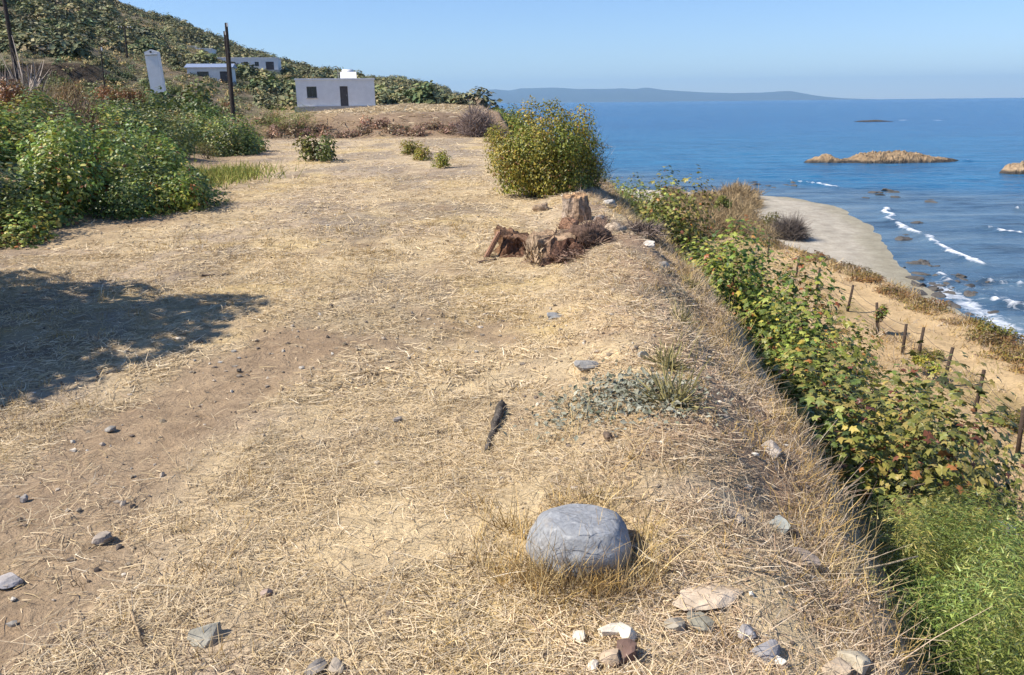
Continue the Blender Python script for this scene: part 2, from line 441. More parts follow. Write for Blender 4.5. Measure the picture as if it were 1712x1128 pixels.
def ground_color(x, y, z):
    d, n1, n2, n3, bare, lb = ground_masks(x, y)
    mixc = lambda a, b, f: a * (1 - f[..., None]) + np.array(b) * f[..., None]
    c = np.zeros(x.shape + (3,)) + np.array([0.50, 0.395, 0.26])
    c = mixc(c, [0.55, 0.43, 0.26], sstep(0.45, 0.7, n3))
    c = mixc(c, [0.42, 0.33, 0.235], sstep(0.5, 0.3, n1))
    c = mixc(c, [0.52, 0.39, 0.18], 0.6 * sstep(0.58, 0.72, fbm(x * 0.8 + 9, y * 0.8, 61, 3)))
    c = mixc(c, [0.30, 0.245, 0.19], 0.8 * sstep(0.50, 0.63, fbm(x * 0.9 + 3, y * 0.45, 63, 4)) * sstep(3, 8, y))
    c = mixc(c, [0.315, 0.228, 0.148], bare * 0.95)
    c = mixc(c, [0.37, 0.245, 0.16], 0.75 * sstep(-1.4, -0.4, d) * sstep(.38, .58, fbm(x * 1.4, y * 1.4, 65, 3)) * sstep(18, 10, y))
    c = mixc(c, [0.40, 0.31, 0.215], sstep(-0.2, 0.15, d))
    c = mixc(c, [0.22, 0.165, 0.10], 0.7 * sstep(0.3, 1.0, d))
    # far bank
    bk = sstep(40.5, 42.5, y) * sstep(48, 45, y) * sstep(-20, -10, x)
    c = mixc(c, [0.22, 0.15, 0.10], bk * 0.8)
    c = mixc(c, [0.42, 0.32, 0.20], sstep(46, 49, y) * 0.8)
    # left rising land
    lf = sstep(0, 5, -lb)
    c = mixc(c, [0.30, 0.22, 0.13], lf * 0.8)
    # hill
    hk = np.maximum(sstep(85, 125, y), sstep(38, 55, y) * sstep(-.24, -.33, x / np.maximum(y, 1)))
    hc = np.array([0.25, 0.20, 0.135]) * (0.6 + 0.9 * fbm(x * 0.05, y * 0.05, 71, 4))[..., None]
    hc = hc * (1 - 0.6 * sstep(0.45, 0.6, fbm(x * 0.09, y * 0.09, 73, 4))[..., None]) + np.array([0.13, 0.14, 0.075]) * 0.6 * sstep(0.45, 0.6, fbm(x * 0.09, y * 0.09, 73, 4))[..., None]
    c = c * (1 - hk[..., None]) + hc * hk[..., None]
    us = x / np.maximum(y, 1); yc_ = y - 86 - 5 * (us + .52) * 10
    c = mixc(c, [0.10, 0.07, 0.055], .85 * sstep(-.6, .2, yc_) * sstep(2.6, 1.7, yc_) * sstep(-.64, -.58, us) * sstep(-.44, -.5, us))
    # lower terrace
    low = sstep(4.5, 7, d) * sstep(80, 60, y)
    lc = np.array([0.43, 0.31, 0.175]) * (0.75 + 0.5 * fbm(x * 0.7, y * 0.7, 75, 4))[..., None]
    lc = lc * (1 - 0.5 * sstep(0.5, 0.68, fbm(x * 0.5, y * 0.5, 77, 3))[..., None]) + np.array([0.30, 0.235, 0.10]) * 0.5 * sstep(0.5, 0.68, fbm(x * 0.5, y * 0.5, 77, 3))[..., None]
    c = c * (1 - low[..., None]) + lc * low[..., None]
    pm = path_mask(x, y) * low
    c = mixc(c, [0.53, 0.385, 0.215], pm * 0.9)
    rut = np.exp(-((np.abs(x - f_xp(y)) - 0.75) / 0.18) ** 2) * pm
    c = mixc(c, [0.40, 0.29, 0.17], rut * 0.6)
    s = f_xc(y) - x
    wb = f_wb(y)
    near = sstep(wb + 5.2, wb + 3.0, s) * sstep(140, 110, y)
    c = mixc(c, [0.32, 0.215, 0.12], near * 0.85)
    bc = np.array([0.43, 0.39, 0.32]) * (0.55 + 0.5 * fbm((f_xc(y) - x) * 1.1, y * 0.16, 79, 4) + .4 * fbm(x * 1.6, y * 1.6, 80, 3))[..., None]
    bm_ = sstep(wb + 1.8, wb - 0.6, s + 1.5 * (n2 - .5))
    c = c * (1 - bm_[..., None]) + bc * bm_[..., None]
    pale = sstep(0.3, 0.55, s / (wb + 1)) * sstep(0.98, 0.75, s / (wb + 1)) * sstep(55, 78, y)
    c = mixc(c, [0.66, 0.60, 0.51], pale * 0.75)
    c = mixc(c, [0.30, 0.275, 0.205], 0.85 * sstep(3.2, 0.8, s + 2 * (n1 - .5)))
    far_shore = sstep(110, 150, y)
    c = mixc(c, [0.16, 0.13, 0.10], far_shore * sstep(14, 4, s))
    return c

def f_xp(y): return np.interp(y, [-40, 20, 30, 37, 45, 55, 62], [14.7, 14.7, 14.6, 14.3, 14.1, 14.8, 15.6])
def path_mask(x, y):
    w = np.interp(y, [0, 30, 45, 60], [1.75, 1.7, 1.15, 0.8]) + 0.7 * (fbm(x * 0.5, y * 0.5, 81, 3) - 0.5)
    return sstep(w + 0.35, w - 0.15, np.abs(x - f_xp(y))) * sstep(64, 58, y)

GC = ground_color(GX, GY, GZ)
ny, nx = GX.shape
idx = np.arange(ny * nx).reshape(ny, nx)
Q = np.stack([idx[:-1, :-1], idx[:-1, 1:], idx[1:, 1:], idx[1:, :-1]], -1).reshape(-1, 4)
V = np.stack([GX, GY, GZ], -1).reshape(-1, 3)
C = GC.reshape(-1, 3)
cx, cy = V[Q].mean(1)[:, 0], V[Q].mean(1)[:, 1]
qs = f_xc(cy) - cx
zone = np.zeros(len(Q), int)
zone[(cy > 47) & (cx < f_xe(cy) + 8)] = 3
zone[(cy > 36) & (cx / np.maximum(cy, 1) < -.30)] = 3
zone[cy > 88] = 3
zone[(cx - f_xe(cy) > 6) & (path_mask(cx, cy) > 0.5)] = 1
zone[(qs < f_wb(cy) + 1.2) & (cy < 125)] = 2
keep = ~((V[Q][:, :, 2].max(1) < SEA - 4.9))
for zi, nm in ((0, 'ground'), (1, 'path'), (2, 'beach'), (3, 'hillside')):
    q = Q[(zone == zi) & keep]
    used = np.unique(q); remap = np.full(len(V), -1); remap[used] = np.arange(len(used))
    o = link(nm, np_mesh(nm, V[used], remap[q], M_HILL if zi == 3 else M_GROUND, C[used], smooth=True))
    tag(o, {'ground': 'dry straw covered field with bare brown earth and a steep seaward bank', 'path': 'sandy tan dirt path running between the fence and the shore', 'beach': 'small cove beach of grey sand and pebbles', 'hillside': 'scrubby brown hillside falling to a headland by the sea'}[nm], None, None, 'structure')

# ------------------------------------------------------------------ sea
breakers = [([(1478, 350), (1492, 372), (1535, 393), (1590, 424), (1645, 447)], 0.75), ([(1648, 381), (1675, 389), (1705, 392)], 0.7),
            ([(1318, 303), (1355, 307), (1398, 314)], 0.75), ([(1602, 268), (1640, 269)], 0.45), ([(1500, 201), (1540, 199), (1575, 201)], 1.6),
            ([(1560, 455), (1600, 478), (1650, 500), (1712, 512)], 0.55), ([(1640, 470), (1712, 476)], 0.35), ([(1210, 318), (1260, 316)], 0.45), ([(1700, 350), (1740, 352)], 0.3)]
bx = sorted(set(np.round(grow(12, -14000, -0.6, 1.08)[1:] + list(np.arange(12, 62, 0.42)) + grow(62, 16000, 0.45, 1.045), 3)))
by = sorted(set(np.round(grow(14, -300, -0.6, 1.2)[1:] + list(np.arange(14, 100, 0.45)) + grow(100, 24000, 0.5, 1.028), 3)))
SX, SY = np.meshgrid(np.array(bx), np.array(by))
EARTH = 7.4e6
dist2 = SX ** 2 + SY ** 2
SZ = SEA - dist2 / (2 * EARTH)
HZ = H(np.clip(SX, -430, 200), np.clip(SY, -40, 1500))
sdist = SX - f_xc(SY)                          # metres off the shore
amp = sstep(-1, 6, sdist) * sstep(600, 200, SY)
SZ = SZ + amp * (0.22 * (fbm(SX * 0.16 + 0.05 * SY, SY * 0.35, 91, 3) - 0.5) + 0.12 * (fbm(SX * 0.7, SY * 0.9, 93, 2) - 0.5))
foam = np.zeros(SX.shape)
for pts, w in breakers:
    w = w * (.62 if w < 1.5 else 1)
    wp = [tuple(sea_spot(*p)) for p in pts]
    dd = seg_dist(SX + w * 2.2 * (fbm(SX * .45, SY * .45, 96, 3) - .5), SY + w * 2.2 * (fbm(SX * .45 + 7, SY * .45, 98, 3) - .5), wp)
    band = (0.55 + 0.5 * fbm(SX * .25, SY * .25, 97, 3)) * np.exp(-(dd / (w * .8)) ** 2)
    foam = np.maximum(foam, band)
    if SY[0, 0] is not None and w < 1.5: SZ = SZ + 0.28 * np.exp(-(dd / (w * 1.1)) ** 2)
    foam = np.maximum(foam, 0.42 * np.exp(-(dd / (w * 3.2)) ** 2))
surf = np.exp(-((sdist - 0.6) / 1.3) ** 2) * sstep(56, 44, SY)
foam = np.maximum(foam, 0.64 * surf)
foam = np.maximum(foam, 0.43 * sstep(15, 4, sdist) * sstep(60, 46, SY) * sstep(-1, 0, sdist))
foam = np.maximum(foam, 0.35 * np.exp(-((sdist - 0.2) / 0.7) ** 2) * sstep(130, 110, SY))
# the sea bed: dark weed and rock patches show through the shallows
bed = sstep(46, 6, sdist + 14 * (fbm(SX * 0.05, SY * 0.05, 95, 3) - 0.5)) * sstep(150, 112, SY)
mid = sstep(330, 60, np.hypot(SX - 30, SY - 60))
sidx = np.arange(SX.size).reshape(SX.shape)
SQ = np.stack([sidx[:-1, :-1], sidx[:-1, 1:], sidx[1:, 1:], sidx[1:, :-1]], -1).reshape(-1, 4)
kp = (HZ.ravel()[SQ].min(1) < SEA + 1.0) & ((SX.ravel()[SQ].max(1) > -600) | (SY.ravel()[SQ].min(1) > 900))
SQ = SQ[kp]
SV = np.stack([SX, SY, SZ], -1).reshape(-1, 3)
used = np.unique(SQ); remap = np.full(len(SV), -1); remap[used] = np.arange(len(used))

def mat_sea():
    t = NT('sea_water'); P = t.pos()
    fo = t.attr('foam').outputs['Fac']; bd = t.attr('bed').outputs['Fac']; md = t.attr('mid').outputs['Fac']
    mp = t.n('ShaderNodeMapping'); t.l(P, mp.inputs['Vector']); mp.inputs['Scale'].default_value = (0.30, 1.0, 1.0); mp.inputs['Rotation'].default_value = (0, 0, R_(-14))
    w1 = t.noise(0.38, 4, 0.6, mp.outputs[0], 0.4); w2 = t.noise(1.7, 4, 0.6, mp.outputs[0], 0.3); w0 = t.noise(0.035, 3, 0.5, mp.outputs[0])
    n0 = t.noise(0.05, 4, 0.55, mp.outputs[0])
    deep = t.mix((0.010, 0.080, 0.195), (0.014, 0.100, 0.225), t.ramp(n0.outputs[0], [(0.35, (0, 0, 0)), (0.65, (1, 1, 1))]).outputs[0])
    turq = t.mix((0.018, 0.122, 0.240), (0.013, 0.098, 0.205), t.ramp(w0.outputs[0], [(0.4, (0, 0, 0)), (0.62, (1, 1, 1))]).outputs[0])
    c = t.mix(deep, turq, t.ramp(md, [(0.0, (0, 0, 0)), (0.8, (1, 1, 1))]).outputs[0])
    nb = t.noise(0.22, 5, 0.65, mp.outputs[0], 0.5)
    shal = t.ramp(nb.outputs[0], [(0.36, (0.034, 0.052, 0.075)), (0.48, (0.066, 0.12, 0.18)), (0.7, (0.13, 0.175, 0.205))]).outputs[0]
    c = t.mix(c, shal, t.ramp(bd, [(0.15, (0, 0, 0)), (0.85, (0.92, 0.92, 0.92))]).outputs[0])
    v = t.ramp(w1.outputs[0], [(0.34, (0.62, 0.68, 0.74)), (0.5, (1, 1, 1)), (0.66, (1.3, 1.24, 1.18))])
    c = t.mix(c, v.outputs[0], 1.0, 'MULTIPLY')
    fn = t.noise(0.9, 7, 0.75, P, 1.4)
    thr = t.math('SUBTRACT', fo, t.math('MULTIPLY', t.math('SUBTRACT', 1.0, fn.outputs[0]), 1.0))
    fm = t.ramp(thr, [(0.0, (0, 0, 0)), (0.1, (.35, .35, .35)), (0.34, (1, 1, 1))]).outputs[0]
    c = t.mix(c, (0.80, 0.82, 0.84), fm)
    b = t.bump(w1.outputs[0], 0.55, 1.0); b = t.bump(w2.outputs[0], 0.5, 0.25, b)
    rg = t.mix((0.22, 0.22, 0.22), (0.9, 0.9, 0.9), fm)
    return t.done(t.bsdf(c, rg, 0.07, b).outputs[0])
M_SEA = mat_sea()
o = link('sea', np_mesh('sea', SV[used], remap[SQ], M_SEA, None, True, {'foam': foam.ravel()[used], 'bed': bed.ravel()[used], 'mid': mid.ravel()[used]}))
tag(o, 'deep blue sea paling to grey shallows with white surf', None, None, 'structure')

# ------------------------------------------------------------------ distant mountains across the bay
prof = [(700, 166), (770, 157), (800, 151), (830, 149), (850, 151.5), (870, 147.5), (925, 146), (960, 148), (1000, 148.5), (1040, 147.5), (1062, 148.5), (1080, 146), (1095, 148), (1112, 150), (1170, 154), (1230, 155.5), (1270, 154.5), (1300, 152.5), (1322, 151.5), (1340, 156), (1365, 160), (1400, 163.5), (1440, 166)]
MD = 20000.0
pu = np.array([ray(*p)[0] / ray(*p)[1] for p in prof]); pe = np.array([ray(*p)[2] / ray(*p)[1] for p in prof])
uu = np.linspace(pu[0], pu[-1], 420)
rows_ = np.linspace(-1, 1, 25)
mv = []
for r in rows_:
    yy = MD + r * 2600
    xx = uu * MD
    top = np.maximum(0, 1.7 + np.interp(uu, pu, pe) * MD + 60)
    n = fbm(xx * 0.0011, xx * 0 + r * 2.5, 101, 5)
    zz = top * (1 - abs(r) ** 1.25) * (1 + (0.55 * (n - 0.5)) * min(1, abs(r) * 3)) + 14 * (fbm(xx * 0.004, xx * 0 + r * 6, 103, 3) - 0.5) - 60
    mv.append(np.stack([xx, np.full_like(xx, yy), zz], -1))
mv = np.array(mv)
mi = np.arange(mv.shape[0] * mv.shape[1]).reshape(mv.shape[:2])
mq = np.stack([mi[:-1, :-1], mi[:-1, 1:], mi[1:, 1:], mi[1:, :-1]], -1).reshape(-1, 4)
mvf = mv.reshape(-1, 3)
mcol = np.array([0.050, 0.058, 0.050]) * (0.7 + 0.6 * fbm(mvf[:, 0] * .002, mvf[:, 1] * .002, 105, 4))[:, None]
o = link('distant_mountains', np_mesh('distant_mountains', mvf, mq, M_FAR_LEAF, mcol, True))
tag(o, 'long low blue mountains across the bay on the horizon', None, None, 'structure')

# ------------------------------------------------------------------ foliage tools
SIMPLE = (np.array([[0, 0, 0], [0.5, 0.30, 0.07], [1, 0, -0.03], [0.5, -0.30, 0.07]]), np.array([[0, 1, 2], [0, 2, 3]]))
LOBED = (np.array([[0.38, 0, 0.03], [0, 0.03, 0], [0.05, 0.30, -0.03], [0.25, 0.22, 0.02], [0.42, 0.48, -0.07], [0.55, 0.2, 0.02], [1.0, 0.0, -0.1],
                   [0.55, -0.2, 0.02], [0.42, -0.48, -0.07], [0.25, -0.22, 0.02], [0.05, -0.30, -0.03]]) * 1.0,
         np.array([[0, i, i + 1] for i in range(1, 10)] + [[0, 10, 1]]))
NEEDLE = (np.array([[0, 0.06, 0], [0, -0.06, 0], [0.55, 0.05, 0.04], [1, 0, -0.04]]), np.array([[0, 1, 2], [0, 2, 3]]))
OVAL = (np.array([[0, 0, 0], [0.3, 0.3, 0.05], [0.75, 0.26, 0.03], [1, 0, -0.05], [0.75, -0.26, 0.03], [0.3, -0.3, 0.05], [0.5, 0, 0]]),
        np.array([[6, 0, 1], [6, 1, 2], [6, 2, 3], [6, 3, 4], [6, 4, 5], [6, 5, 0]]))

def unit(v): return v / (np.linalg.norm(v, axis=-1, keepdims=True) + 1e-9)

def leaves(cent, nrm, size, cols, tpl, g, heading=None):
    n = len(cent); tv, tf = tpl
    N = unit(nrm)
    a = g.normal(size=(n, 3)) if heading is None else heading + 0.35 * g.normal(size=(n, 3))
    T = unit(a - (a * N).sum(1, keepdims=True) * N)
    B = np.cross(N, T)
    v = cent[:, None] + size[:, None, None] * (tv[None, :, 0:1] * T[:, None] + tv[None, :, 1:2] * B[:, None] + tv[None, :, 2:3] * N[:, None])
    f = tf[None] + (np.arange(n) * len(tv))[:, None, None]
    return v.reshape(-1, 3), f.reshape(-1, 3), np.repeat(cols, len(tv), 0)

def pick(pal, n, g):
    """random mixes of a palette [(weight, colour)]"""
    w = np.array([p[0] for p in pal], float); w /= w.sum()
    c = np.array([p[1] for p in pal])
    k = g.choice(len(pal), n, p=w)
    return c[k] * g.uniform(0.72, 1.3, (n, 1))

def crown(seed, n, rx, ry, rz, size, pal, tpl, clumps=26, cr=(0.22, 0.42), up=0.5, z0=0.0, skew=(0, 0), inner=0.35, flat=0.0, droop=False, kr=(.45, .86), low=.12):
    g = np.random.default_rng(seed)
    k = unit(g.normal(size=(clumps, 3))); k[:, 2] = np.abs(k[:, 2]) * 1.0 - low
    k = unit(k) * g.uniform(kr[0], kr[1], (clumps, 1)) * (1 + (.16 if kr[0] < .5 else .05) * g.normal(size=(clumps, 1)))
    rad = g.uniform(cr[0], cr[1], clumps)
    tint = g.uniform(0.75, 1.22, (clumps, 1)) * np.array([1, 1, 1]) * np.stack([g.uniform(.85, 1.25, clumps), np.ones(clumps), g.uniform(.8, 1.1, clumps)], -1)
    which = g.choice(clumps, n, p=rad ** 2 / (rad ** 2).sum())
    d = unit(g.normal(size=(n, 3)))
    p = k[which] + d * rad[which][:, None] * (inner + (1 - inner) * g.random((n, 1)) ** 0.45)
    sc = np.array([rx, ry, rz])
    p = p * sc
    p[:, 2] += z0
    ok = p[:, 2] > 0.02
    p, d, which = p[ok], d[ok], which[ok]
    p[:, 0] += skew[0] * p[:, 2]; p[:, 1] += skew[1] * p[:, 2]
    nr = unit(d * 0.7 + unit(p / sc) * 0.5 + np.array([0, 0, up]) + 0.45 * g.normal(size=d.shape))
    cols = pick(pal, len(p), g) * tint[which]
    sz = size * g.uniform(0.6, 1.25, len(p))
    hd = None
    if droop: hd = d + np.array([0, 0, 0.6])
    v, f, c = leaves(p, nr, sz, cols, tpl, g, hd)
    return v, f, c, k * sc + np.array([0, 0, z0])

def stems_mesh(name, seed, ends, r0, col, base_spread=0.08, mat=None, wiggle=0.06):
    """tapering hexagonal limbs from the base to each end point"""
    g = np.random.default_rng(seed)
    vs, fs, n0, S = [], [], 0, 5
    for e in ends:
        e = np.array(e); a = np.array([g.normal() * base_spread, g.normal() * base_spread, -0.06])
        L = np.linalg.norm(e - a)
        pts = [a, a + (e - a) * 0.4 + g.normal(size=3) * wiggle * L + np.array([0, 0, 0.1 * L]), a + (e - a) * 0.75 + g.normal(size=3) * wiggle * L * .7 + np.array([0, 0, .06 * L]), e]
        rr = [r0, r0 * .7, r0 * .42, r0 * .15]
        for p, r in zip(pts, rr):
            for s in range(S):
                an = 2 * math.pi * s / S
                vs.append(p + r * np.array([math.cos(an), math.sin(an), 0.0]))
        for i in range(3):
            for s in range(S):
                b = n0 + i * S
                fs.append([b + s, b + (s + 1) % S, b + S + (s + 1) % S, b + S + s])
        n0 += 4 * S
    vs = np.array(vs)
    cc = np.tile(np.array(col), (len(vs), 1)) * g.uniform(.8, 1.2, (len(vs), 1))
    return np_mesh(name, vs, np.array(fs), mat or M_TWIG, cc)

def twig_bush(seed, n, r, h, col, w=0.006, curl=0.25, base=0.1, segs=3, spread=1.0, tight=1.0):
    """a bush of bare dry twigs: ribbons crossed at right angles"""
    g = np.random.default_rng(seed)
    az = g.uniform(0, 2 * math.pi, n); el = np.arccos(g.uniform(0.05, 1, n) ** tight)
    L = g.uniform(0.45, 1.0, n)
    d = np.stack([np.cos(az) * np.sin(el) * r * spread, np.sin(az) * np.sin(el) * r * spread, np.cos(el) * h], -1)
    st = d * (g.random((n, 1)) * 0.55) * (g.random((n, 1)) < 0.65)
    st[:, :2] += g.normal(size=(n, 2)) * base
    return ribbons(st, d * L[:, None], w * g.uniform(.6, 1.5, n), curl, np.tile(np.array(col), (n, 1)) * g.uniform(.6, 1.35, (n, 1)), segs, g)

def dome_twigs(seed, n, r, h, col, w, L=.35, curl=.35, flat=0.0):
    """short crossing twigs filling a dome"""
    g = np.random.default_rng(seed)
    d = unit(g.normal(size=(n, 3))); d[:, 2] = np.abs(d[:, 2])
    lump = .75 + .5 * vnoise(np.arctan2(d[:, 1], d[:, 0]) * 1.6 + 9, d[:, 2] * 2.5, seed)
    st = d * (g.random((n, 1)) ** .5) * lump[:, None] * np.array([r, r, h]) * .82
    dr = unit(d * .7 + g.normal(size=(n, 3)) * .65 + np.array([0, 0, .35 - flat]))
    if flat: dr[:, 2] *= .45
    dr = dr * (L * min(r, max(h, .4 * r)) * g.uniform(.4, 1.3, (n, 1)))
    return ribbons(st, dr, w * g.uniform(.6, 1.5, n), curl, np.tile(np.array(col), (n, 1)) * g.uniform(.5, 1.4, (n, 1)), 2, g)

def ribbons(st, d, w, curl, cols, segs, g):
    n = len(st)
    L = np.linalg.norm(d, axis=1, keepdims=True)
    side = unit(np.cross(d, g.normal(size=(n, 3))))
    bend = unit(g.normal(size=(n, 3))) * L * curl
    V = []
    for i in range(segs + 1):
        t = i / segs
        p = st + d * t + bend * (t * t)
        ww = (w * (1 - 0.75 * t))[:, None]
        V += [p + side * ww, p - side * ww]
    V = np.stack(V, 1)
    k = 2 * (segs + 1)
    f = []
    for i in range(segs):
        f.append([2 * i, 2 * i + 1, 2 * i + 3, 2 * i + 2])
    F = np.array(f)[None] + (np.arange(n) * k)[:, None, None]
    return V.reshape(-1, 3), F.reshape(-1, 4), np.repeat(cols, k, 0)

def plant(name, label, cat, group, fol, stem, loc, s=1.0, rz=None, sz=None, parts=('foliage', 'stems'), tilt=(0, 0)):
    rz = random.uniform(0, 6.28) if rz is None else rz
    e = empty(name, loc, (tilt[0], tilt[1], rz), (s, s, s if sz is None else sz))
    tag(e, label, cat, group)
    link(parts[0], fol, e)
    if stem is not None: link(parts[1], stem, e)
    return e

def make_kind(name, seeds, n, r, size, pal, tpl, stem_col=(0.13, 0.10, 0.075), stem_r=0.02, mat=None, **kw):
    out = []
    for s in seeds:
        v, f, c, k = crown(s, n, r[0], r[1], r[2], size, pal, tpl, **kw)
        out.append((np_mesh(name + '_foliage', v, f, mat or M_LEAF, c), stems_mesh(name + '_stems', s + 500, k[:10] * 0.9, stem_r, stem_col)))
    return out

G_DARK = [(4, (0.078, 0.123, 0.044)), (3, (0.12, 0.181, 0.055)), (1.6, (0.218, 0.274, 0.078)), (0.5, (0.389, 0.378, 0.138))]
G_MID = [(3, (0.126, 0.207, 0.053)), (3, (0.201, 0.297, 0.066)), (1.6, (0.318, 0.377, 0.085)), (0.5, (0.489, 0.449, 0.133)), (0.4, (0.255, 0.126, 0.056))]
G_OLIVE = [(3, (0.181, 0.212, 0.035)), (3, (0.27, 0.279, 0.042)), (2, (0.369, 0.338, 0.055)), (1, (0.099, 0.127, 0.028)), (0.7, (0.307, 0.186, 0.069))]
G_FIG = [(3, (0.177, 0.23, 0.055)), (3, (0.277, 0.305, 0.083)), (1.5, (0.366, 0.351, 0.11)), (1.6, (0.083, 0.115, 0.039)), (0.3, (0.401, 0.207, 0.077)), (0.5, (0.177, 0.081, 0.05))]
G_FIGDARK = [(3, (0.132, 0.187, 0.039)), (3, (0.24, 0.299, 0.055)), (1.5, (0.407, 0.392, 0.078)), (1, (0.072, 0.112, 0.029)), (0.5, (0.337, 0.131, 0.047))]
G_RUST = [(2, (0.221, 0.098, 0.052)), (2, (0.156, 0.078, 0.046)), (1, (0.208, 0.195, 0.052)), (1, (0.078, 0.104, 0.033))]
G_FEATHER = [(3, (0.174, 0.221, 0.062)), (3, (0.275, 0.302, 0.082)), (1.3, (0.392, 0.368, 0.136)), (1, (0.091, 0.121, 0.049))]
G_OCHRE = [(3, (0.276, 0.178, 0.069)), (2, (0.207, 0.144, 0.069)), (1.5, (0.23, 0.196, 0.057)), (1, (0.149, 0.098, 0.063))]
G_ORANGE = [(3, (0.3, 0.15, 0.054)), (2, (0.204, 0.102, 0.048)), (1, (0.132, 0.084, 0.048)), (1, (0.264, 0.204, 0.072))]
G_BRUSH = [(3, (0.308, 0.21, 0.153)), (2, (0.227, 0.154, 0.118)), (1.5, (0.389, 0.286, 0.198)), (1, (0.162, 0.151, 0.09))]
G_WEED = [(2, (0.20, 0.20, 0.05)), (2, (0.26, 0.22, 0.08)), (1, (0.13, 0.15, 0.04))]

# ------------------------------------------------------------------ the thicket on the left
K_DARK = make_kind('thicket_dark', [1, 2, 3], 4600, (1.05, 1.05, 1.45), 0.088, G_DARK, OVAL, clumps=30)
K_MID = make_kind('thicket_green', [4, 5, 6], 4600, (1.05, 1.05, 1.4), 0.092, G_MID, OVAL, clumps=30)
K_LOBE = make_kind('thicket_lobed', [7, 8], 3000, (1.1, 1.1, 1.25), 0.105, G_FIGDARK, LOBED, clumps=26)
K_WEED = make_kind('tall_weed', [9], 900, (0.6, 0.6, 0.9), 0.12, G_WEED, NEEDLE, clumps=14, droop=True)
thick_label = {'d': ('dark_shrub', 'dark green leafy shrub in the thicket beside the field', K_DARK),
               'm': ('green_shrub', 'fresh green broad-leaved shrub in the thicket beside the field', K_MID),
               'f': ('fig_shrub', 'low spreading shrub with lobed leaves at the thicket edge', K_LOBE)}
def thick(kind, x, y, s, sz=None):
    nm, lb, ks = thick_label[kind]
    fm, sm = ks[random.randrange(len(ks))]
    plant(nm, lb, 'shrub', nm.replace('_', ' ') + 's of the thicket', fm, sm, (x, y, h1(x, y) - 0.05), s, None, sz)
# front row follows the edge of the field
front = [('f', -7.2, 9.9, .75, .62), ('f', -6.5, 10.4, .62, .52), ('m', -8.2, 10.6, .95, .9), ('d', -7.4, 11.3, .9, .88), ('m', -6.9, 12.2, .8, .85), ('d', -6.1, 13.0, .62, .62),
         ('f', -5.75, 13.4, .66, .66), ('d', -5.6, 14.2, .6, .6), ('m', -7.2, 13.6, .95, 1.0), ('d', -6.7, 14.9, .85, .85), ('m', -7.0, 16.3, .85, .85), ('m', -8.2, 15.5, 1.05, 1.05),
         ('d', -9.2, 12.4, 1.1, 1.05), ('m', -10.2, 13.6, 1.2, 1.05), ('m', -7.9, 18.2, .9, .85), ('d', -9.0, 18.0, 1.1, 1.0), ('d', -9.6, 21.5, 1.0, .95), ('m', -8.9, 20.2, .85, .8),
         ('d', -10.4, 20.0, 1.1, 1.0), ('m', -10.8, 16.8, 1.2, 1.05), ('d', -10.6, 25.0, 1.1, 1.0), ('d', -9.9, 29.0, 1.15, 1.0), ('m', -10.3, 31.0, 1.2, 1.1), ('d', -11.6, 28.0, 1.2, 1.1),
         ('m', -12.0, 24.0, 1.25, 1.05), ('d', -12.8, 26.8, 1.3, 1.05), ('m', -12.2, 19.6, 1.25, 1.0), ('d', -13.2, 22.6, 1.25, .95), ('d', -12.0, 33.0, 1.2, 1.0), ('d', -14.0, 30.6, 1.3, 1.1),
         ('m', -13.4, 35.2, 1.2, .95), ('d', -15.4, 34.2, 1.3, 1.0), ('m', -14.6, 25.8, 1.3, .95), ('d', -16.0, 28.8, 1.3, .85), ('m', -9.6, 10.4, 1.1, 1.0), ('d', -11.2, 11.8, 1.2, 1.0), ('m', -12.2, 14.8, 1.2, .95), ('d', -14.2, 18.5, 1.2, .85)]
for k_, x_, y_, s_, z_ in front: thick(k_, x_, y_, s_, z_ * (.84 if x_ < -8.4 and y_ < 24 else .95))

# the tree outside the picture that throws the broken shade across the field
tv, tf, tc, tk = crown(33, 9500, 2.15, 1.95, 1.75, 0.17, G_MID, OVAL, clumps=24, cr=(.2, .38), z0=2.15)
t_f = np_mesh('tree_crown', tv, tf, M_LEAF, tc)
t_s = stems_mesh('tree_trunk', 34, tk[:12] * 0.95, 0.09, (0.15, 0.12, 0.09), 0.05)
plant('fig_tree', 'leafy tree whose broken shade falls across the field', 'tree', None, t_f, t_s, (-7.1, 5.4, h1(-7.1, 5.4)), 1.05, 0.4, None, ('crown', 'trunk'))
v, f, c, k = crown(35, 1500, .75, .8, .75, 0.10, G_DARK, OVAL, clumps=16)
plant('shaded_shrub', 'low dark shrub standing in the shade of the tree', 'shrub', None, np_mesh('shaded_shrub_foliage', v, f, M_LEAF, c), stems_mesh('shaded_shrub_stems', 36, k[:7] * .9, .015, (.12, .1, .07)), (-5.0, 6.7, h1(-5.0, 6.7)), .8)

